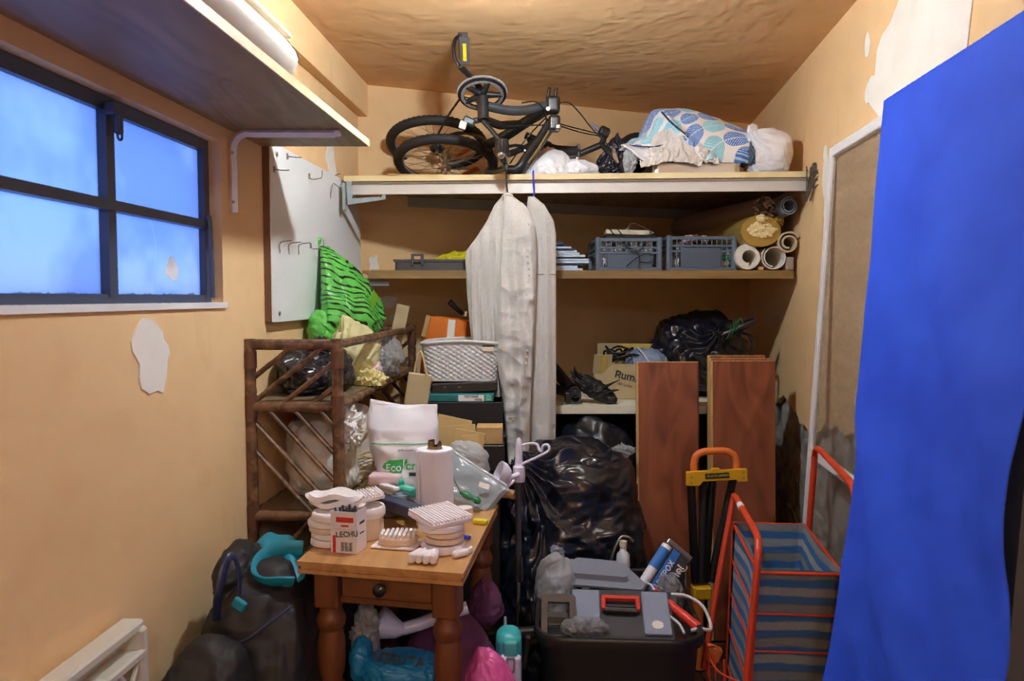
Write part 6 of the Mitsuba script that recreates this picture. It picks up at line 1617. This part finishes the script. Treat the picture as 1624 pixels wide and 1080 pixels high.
k = thing('chrome_pipe', 'short chrome pipe end in the right back corner of the tote bin', 'pipe')
ring_ = prism(Polygon(np.stack([np.cos(a), np.sin(a)], 1) * .024).difference(Polygon(np.stack([np.cos(a), np.sin(a)], 1) * .019)), .20)
part(k, 'pipe', align(ring_, (.12, .6, -1), (.60, 2.74, .545)), 'm_chrome', smooth=40)
solo('cable', tube(cr([(.455, 2.66, .52), (.475, 2.60, .525), (.478, 2.53, .50), (.495, 2.48, .485), (.525, 2.42, .475), (.535, 2.38, .46)], 6), .0045, 8), 'm_cable_white', 'white cable running over the toolbox lid', 'cable', smooth=50)
solo('cable', tube(cr([(.53, 2.56, .515), (.575, 2.53, .52), (.615, 2.49, .505), (.632, 2.46, .47), (.625, 2.42, .455), (.59, 2.41, .462), (.565, 2.42, .452)], 6), .0055, 8), 'm_cable_white', 'white cable looping over the right rim of the tote bin', 'cable', smooth=50)

# ================================================================== folding hand truck
k = thing('folding_trolley', 'black folding tool stand with an orange handle and yellow crosspiece before the planks', 'tool stand')
tyy = 3.08
part(k, 'handle', tube(cr([(.722, tyy, .815), (.722, tyy, .845), (.732, tyy, .875), (.76, tyy, .890), (.80, tyy, .893), (.845, tyy, .893), (.875, tyy, .88), (.888, tyy, .855), (.890, tyy, .825)], 6), .0145, 12), 'm_orange_handle', smooth=50)
yp = Polygon([(-.118, -.030), (-.118, .022), (-.02, .028), (-.018, .036), (.010, .037), (.012, .029), (.118, .036), (.120, -.012), (.085, -.014), (.075, -.006), (-.055, -.013), (-.068, -.030)])
def ty_(m): return mv(rot(m, (1, 0, 0), 90), .805, tyy - .012, .792)
yb2 = part(k, 'crosspiece', ty_(prism(yp, .022)), 'm_yellow_metal', label='yellow metal crosspiece')
part(yb2, 'label', mv(bx((.0, 0, 0), (.094, .003, .021), .0008, ry=-3), .806, tyy - .0355, .802), 'm_label_black', label='dark label')
part(yb2, 'lettering', textm('BLACK+DECKER', .0085, (.765, tyy - .0375, .7965), (1, 0, .05), (-.05, 0, 1), .0006, True), 'm_yellow_text')
for x, z in ((-.100, .005), (-.100, -.018), (.103, .022), (.105, .0)):
    part(yb2, 'rivet', align(lathe([(0, 0), (.004, 0), (.003, .002), (0, .003)], 10), (0, -1, 0), (.805 + x, tyy - .034, .792 + z)), 'm_steel')
part(k, 'leg', tube([(.712, tyy + .01, .785), (.735, tyy + .01, .36)], .021, 12, squash=.8), 'm_black_gloss', smooth=50)
part(k, 'leg', tube([(.765, tyy + .012, .785), (.758, tyy + .012, .36)], .018, 12, squash=.8), 'm_black_matt', smooth=50)
part(k, 'leg', tube([(.80, tyy + .015, .785), (.775, tyy + .015, .36)], .017, 12), 'm_black_gloss', smooth=50)
part(k, 'leg', tube([(.885, tyy + .02, .785), (.80, tyy + .02, .36)], .016, 12), 'm_black_matt', smooth=50)
part(k, 'foot_bracket', bx((.758, tyy, .325), (.072, .06, .05), .006), 'm_yellow_metal', label='yellow foot bracket')
part(k, 'foot', tube([(.748, tyy, .31), (.745, tyy, .16), (.752, tyy, .012)], [.024, .020, .022], 12), 'm_orange_handle', smooth=50)

# ================================================================== red shopping cart with a striped liner
k = thing('shopping_cart', 'red wire shopping cart with a blue striped fabric liner', 'cart')
A_, B_, C_, D_2 = np.array([.700, 2.19]), np.array([.935, 2.17]), np.array([1.005, 2.66]), np.array([.765, 2.68])   # rim corners: near left, near right, far right, far left
cb_ = np.array([.855, 2.44])
ZR = .72
def corner(p, z):
    t = (ZR - z) / ZR
    q = p + (cb_ - p) * .16 * t + np.array([-.055, -.03]) * t
    return np.array([q[0], q[1], z])
def wirebox(z, r=.0034):
    pts = [corner(p, z) for p in (A_, B_, C_, D_2)]
    return pts
# liner
lin_r = []
zz2 = np.linspace(ZR + .004, .14, 26)
for zi, z in enumerate(zz2):
    pts = [corner(p, z) for p in (A_, B_, C_, D_2)]
    row = []
    for i in range(4):
        a0, b0 = pts[i], pts[(i + 1) % 4]
        for t in np.linspace(0, 1, 12, endpoint=False):
            q = a0 + (b0 - a0) * t
            c3 = np.array([*(np.mean([p[:2] for p in pts], axis=0)), z])
            d = (c3 - q); d /= np.linalg.norm(d)
            row.append(q + d * (.008 + .010 * math.sin(t * np.pi) * (.4 + .6 * meshkit.noise(np.array([[q[0] * 9, q[1] * 9, z * 6]]), 5)[0])))
    lin_r.append(row)
L_ = np.array(lin_r)
L_ = np.concatenate([L_, L_[:, :1]], 1)
m, uv = slab(L_, .002)
part(k, 'liner', m, 'm_stripe_cloth', smooth=True, uv=uv[:, ::-1], label='blue and grey striped fabric liner')
bt = np.array([corner(p, .145) for p in (A_, B_, C_, D_2)])
part(k, 'liner_bottom', tm(bt, [(0, 1, 2), (0, 2, 3)]), 'm_stripe_cloth')
for z in (ZR, .60, .49, .37, .25, .145):
    pts = wirebox(z)
    for i in range(4):
        part(k, 'wire', tube([pts[i], pts[(i + 1) % 4]], .0034 if z < ZR else .0048, 7), 'm_red_tube', smooth=50)
for i, p in enumerate((A_, B_, C_, D_2)):
    part(k, 'wire', tube([corner(p, ZR), corner(p, .145)], .0034, 7), 'm_red_tube', smooth=50)
lt = np.array([.764, 2.66, .815]); rt = np.array([.700, 2.20, .785])
part(k, 'frame', tube(cr([(.640, 2.56, .26), (.700, 2.61, .55), (.755, 2.655, .79), (.760, 2.640, .822), (.745, 2.52, .822), (.728, 2.38, .818), (.710, 2.24, .812), (.700, 2.195, .795), (.690, 2.17, .74), (.665, 2.15, .50), (.640, 2.13, .26)], 7), .0105, 12), 'm_red_tube', smooth=50)
part(k, 'sticker', tube([(.7475, 2.54, .8222), (.7415, 2.495, .8217)], .0112, 12), 'm_white_paint', smooth=50, label='white sticker band')
part(k, 'handle', tube(cr([(1.012, 2.655, .50), (1.026, 2.67, .70), (1.035, 2.66, .92), (1.032, 2.645, .975), (1.024, 2.59, .993), (.995, 2.40, .985), (.966, 2.22, .975), (.955, 2.16, .955), (.95, 2.145, .90), (.94, 2.14, .50)], 7), .0105, 12), 'm_red_tube', smooth=50)
for x, y in ((.66, 2.15), (.70, 2.58), (.90, 2.15), (.955, 2.60)):
    part(k, 'foot_wheel', align(torus(.035, .012, 24, 8), (1, 0, 0), (x - .03, y, .048)), 'm_tyre', smooth=50)
# folded front flap of the cart with an orange brace
k2 = thing('wire_basket', 'small red wire rack attached low between the tote bin and the shopping cart', 'rack')
for i, z in enumerate((.40, .335, .27)):
    part(k2, 'wire', tube(cr([(.640, 2.42, z), (.612, 2.40, z), (.612, 2.28, z - .01), (.665, 2.20, z - .01)], 4), .0035, 7), 'm_red_tube', smooth=50)
for x in (.616, .628, .645):
    part(k2, 'wire', tube([(x, 2.40 - (x - .616) * 2.4, .40), (x, 2.36 - (x - .616) * 2.4, .14)], .003, 7), 'm_red_tube', smooth=50)
part(k2, 'brace', bx((.645, 2.46, .36), (.05, .03, .05), .006, ry=20), 'm_orange_handle', label='orange plastic brace')

# ================================================================== white framed screen leaning on the right wall
k = thing('screen_panel', 'white framed screen panel leaning on the right wall before the broken plaster', 'screen')
def sp_(y, z): return np.array([XR(y) - .012 - .105 * (2.05 - z) / 2.05, y, z])
Y0, Y1 = 2.22, 3.015
def bar(a, b, w=.038, t=.02):
    p, q = sp_(*a), sp_(*b)
    L = np.linalg.norm(q - p)
    m = align(bx((0, 0, L / 2), (t, w, L), .003), q - p)
    # keep the wide side in the panel plane
    d = (q - p) / L
    m2 = bx((0, 0, L / 2), (t, w, L), .003)
    n = np.cross(sp_(2.3, 1) - sp_(2.3, 0), sp_(2.4, 0) - sp_(2.3, 0)); n /= np.linalg.norm(n)
    M = np.eye(4); M[:3, 2] = d; M[:3, 0] = n; M[:3, 1] = np.cross(d, n); M[:3, 3] = p
    m2.apply_transform(M)
    return m2
for nm, a, b in (('stile', (Y1, .01), (Y1, 2.05)), ('stile', (Y0, .01), (Y0, 2.05)), ('head_rail', (Y0 - .019, 2.05), (Y1 + .019, 2.05)), ('bottom_rail', (Y0, .03), (Y1, .03)), ('cross_rail', (Y0, .905), (Y1, .905))):
    part(k, nm, bar(a, b), 'm_white_paint')
wires = []
for z0, z1 in ((.922, 2.035), (.05, .888)):
    for z in np.arange(z0, z1, .0062):
        wires.append(tube([sp_(Y0 + .015, z), sp_(Y1 - .015, z)], .0006, 4, caps=False))
    for y in np.arange(Y0 + .018, Y1 - .015, .0084):
        wires.append(tube([sp_(y, z0), sp_(y, z1)], .0004, 4, caps=False))
part(k, 'mesh', join(*wires), 'm_screen', label='fine grey insect mesh', stuff=True)

# ================================================================== blue sheet over a folded bed
bd = thing('folding_bed', 'dark grey folded bed standing upright under the blue sheet', 'bed')
bp = Polygon([(.83, 0), (1.03, 0), (1.06, 1.955), (.94, 1.955)])
m = prism(bp, .66)
v = np.array(m.vertices)
m.vertices = np.stack([v[:, 0] + .02 * 0 - .085 * (1.95 - (1.27 + v[:, 2])) * 1, 1.27 + v[:, 2], v[:, 1] + .004], 1)
if m.volume < 0: m.invert()
part(bd, 'mattress', m, 'm_dark_grey')
N1, N2 = 70, 130
P = np.zeros((N1, N2, 3))
for i, u in enumerate(np.linspace(0, 1, N1)):
    y = 1.965 - .735 * u
    for j, t in enumerate(np.linspace(-.11, 1, N2)):
        if t < 0:
            P[i, j] = (.925 - .085 * (1.95 - y) * 1 + (-t) * 1.1, y, 1.982 + .004 * math.sin(y * 30))
            continue
        z = 1.988 * (1 - t) + .03 * t
        x = .918 - .085 * (1.95 - y) - .165 * t ** 1.15
        amp = .006 + .040 * t
        ph = t * 6.2 - u * 3.2
        x += amp * (math.sin(ph * 2.3) * .6 + math.sin(ph * 4.7 + 1) * .35) * min(1, t * 3) * min(1, .15 + 3.5 * u)
        P[i, j] = (x, y + .012 * math.sin(t * 9) * (u < .02) - .03 * t * (1 - u), z)
tm_ = np.clip(np.linspace(-.11, 1, N2) * 1.6 - .05, .05, 1)[None, :, None]
P = P + (crumple_sheet(P, .016, 3.0, 231) - P) * tm_
solo('bed_sheet', slab(P, .003)[0], 'm_blue_sheet', 'bright blue sheet draped over the upright folded bed on the right', 'sheet', smooth=70)

# ================================================================== duffel bag and white crate on the left
db = thing('duffel_bag', 'large black nylon duffel bag with teal lining beside the table', 'bag')
part(db, 'body', bag((-.665, 2.07, .385), (.175, .215, .40), 241, 6, .10, .016, 2.2, box=.72, floor=.004, taper=.10), 'm_nylon', smooth=60)
part(db, 'side_pocket', bag((-.725, 1.82, .35), (.115, .13, .34), 242, 5, .08, .012, 2.2, box=.7, floor=.004, taper=.12), 'm_nylon', smooth=60)
part(db, 'opening', bag((-.735, 2.09, .735), (.062, .125, .105), 243, 5, .12, .008, 2.4), 'm_nylon', smooth=60, label='rounded black opening of the bag')
li = np.zeros((30, 14, 3))
for i, u in enumerate(np.linspace(0, 1, 30)):
    for j, v in enumerate(np.linspace(0, 1, 14)):
        li[i, j] = (-.715 + .150 * u + .01 * math.sin(v * 6), 2.10 + .10 * v - .06 * u, .790 + .050 * math.sin(u * 3.0 + .3) * v - .035 * u * (1 - v) + .008 * math.sin(u * 11))
part(db, 'lining', slab(li, .004)[0], 'm_teal_lining', smooth=60, label='teal inner lining')
part(db, 'lining', tube(cr([(-.575, 2.12, .812), (-.635, 2.10, .818), (-.672, 2.06, .800), (-.668, 2.01, .778), (-.635, 1.985, .770), (-.595, 1.98, .772), (-.565, 1.99, .768)], 6), [.0075] * 37, 10, squash=3.0), 'm_teal_lining', smooth=60)
part(db, 'end_panel', bag((-.555, 2.275, .33), (.125, .13, .33), 244, 5, .08, .010, 2.2, box=.72, floor=.004, taper=.08), 'm_nylon', smooth=60)
part(db, 'inner_dark', bag((-.640, 2.06, .745), (.060, .07, .035), 245, 4, .1, .005, 3), 'm_black_matt', smooth=60)  # black lump standing in for the dark inside of the bag
part(db, 'handle', tube(cr([(-.735, 1.91, .70), (-.725, 1.90, .77), (-.715, 1.92, .835), (-.705, 1.95, .85), (-.695, 1.96, .80), (-.69, 1.94, .72), (-.70, 1.905, .655)], 6), .011, 10, squash=.5), 'm_navy_trim', smooth=50, label='dark blue carrying handle')
part(db, 'zip', tube(cr([(-.735, 1.93, .64), (-.66, 1.875, .66), (-.60, 1.88, .70), (-.55, 1.92, .73)], 6), .004, 6), 'm_navy', smooth=50)
part(db, 'zip_tag', bx((-.672, 1.895, .745), (.034, .014, .026), .003, ry=30, rz=-10), 'm_teal_lining', label='teal zip tag')
part(db, 'strap', tube(cr([(-.745, 1.85, .64), (-.73, 1.80, .58), (-.70, 1.785, .53), (-.66, 1.785, .55)], 6), .009, 8, squash=.35), 'm_nylon', smooth=50)
k = thing('plastic_crate', 'off-white plastic crate with a lattice side standing on end against the left wall', 'crate')
cy0, cy1, czt = 1.22, 1.72, .785
def cx_(y): return XL(y) + .012
def cr_box(y, z, sy, sz, x0, x1, b=.006): return bx(((x0 + x1) / 2 + .061 * (y - 1.47) , y, z), (x1 - x0, sy, sz), b, rz=-3.5)
xb_ = cx_(1.47)
part(k, 'rim', cr_box(1.47, czt - .012, cy1 - cy0, .024, xb_, xb_ + .052), 'm_offwhite_plastic')
part(k, 'rim', cr_box(1.47, czt - .072, cy1 - cy0 - .02, .022, xb_ + .008, xb_ + .062), 'm_offwhite_plastic')
part(k, 'back', cr_box(1.47, .385, cy1 - cy0 - .02, .76, xb_, xb_ + .010), 'm_offwhite_plastic')
for y in (cy0 + .012, cy1 - .014):
    part(k, 'post', cr_box(y, .385, .028, .77, xb_ + .004, xb_ + .060, .010), 'm_offwhite_plastic')
for i in range(6):
    z = .65 - i * .12
    for j in range(4):
        y = cy0 + .07 + j * .12
        for s in (-1, 1):
            part(k, 'lattice', mv(rot(bx((0, 0, 0), (.010, .012, .15), .003), (1, 0, 0), 38 * s), xb_ + .052 + .061 * (y - 1.47), y, z), 'm_offwhite_plastic')
    part(k, 'lattice', cr_box(1.47, z - .06, cy1 - cy0 - .04, .012, xb_ + .046, xb_ + .058, .003), 'm_offwhite_plastic')
part(k, 'rim', cr_box(1.47, .012, cy1 - cy0, .02, xb_, xb_ + .06), 'm_offwhite_plastic')
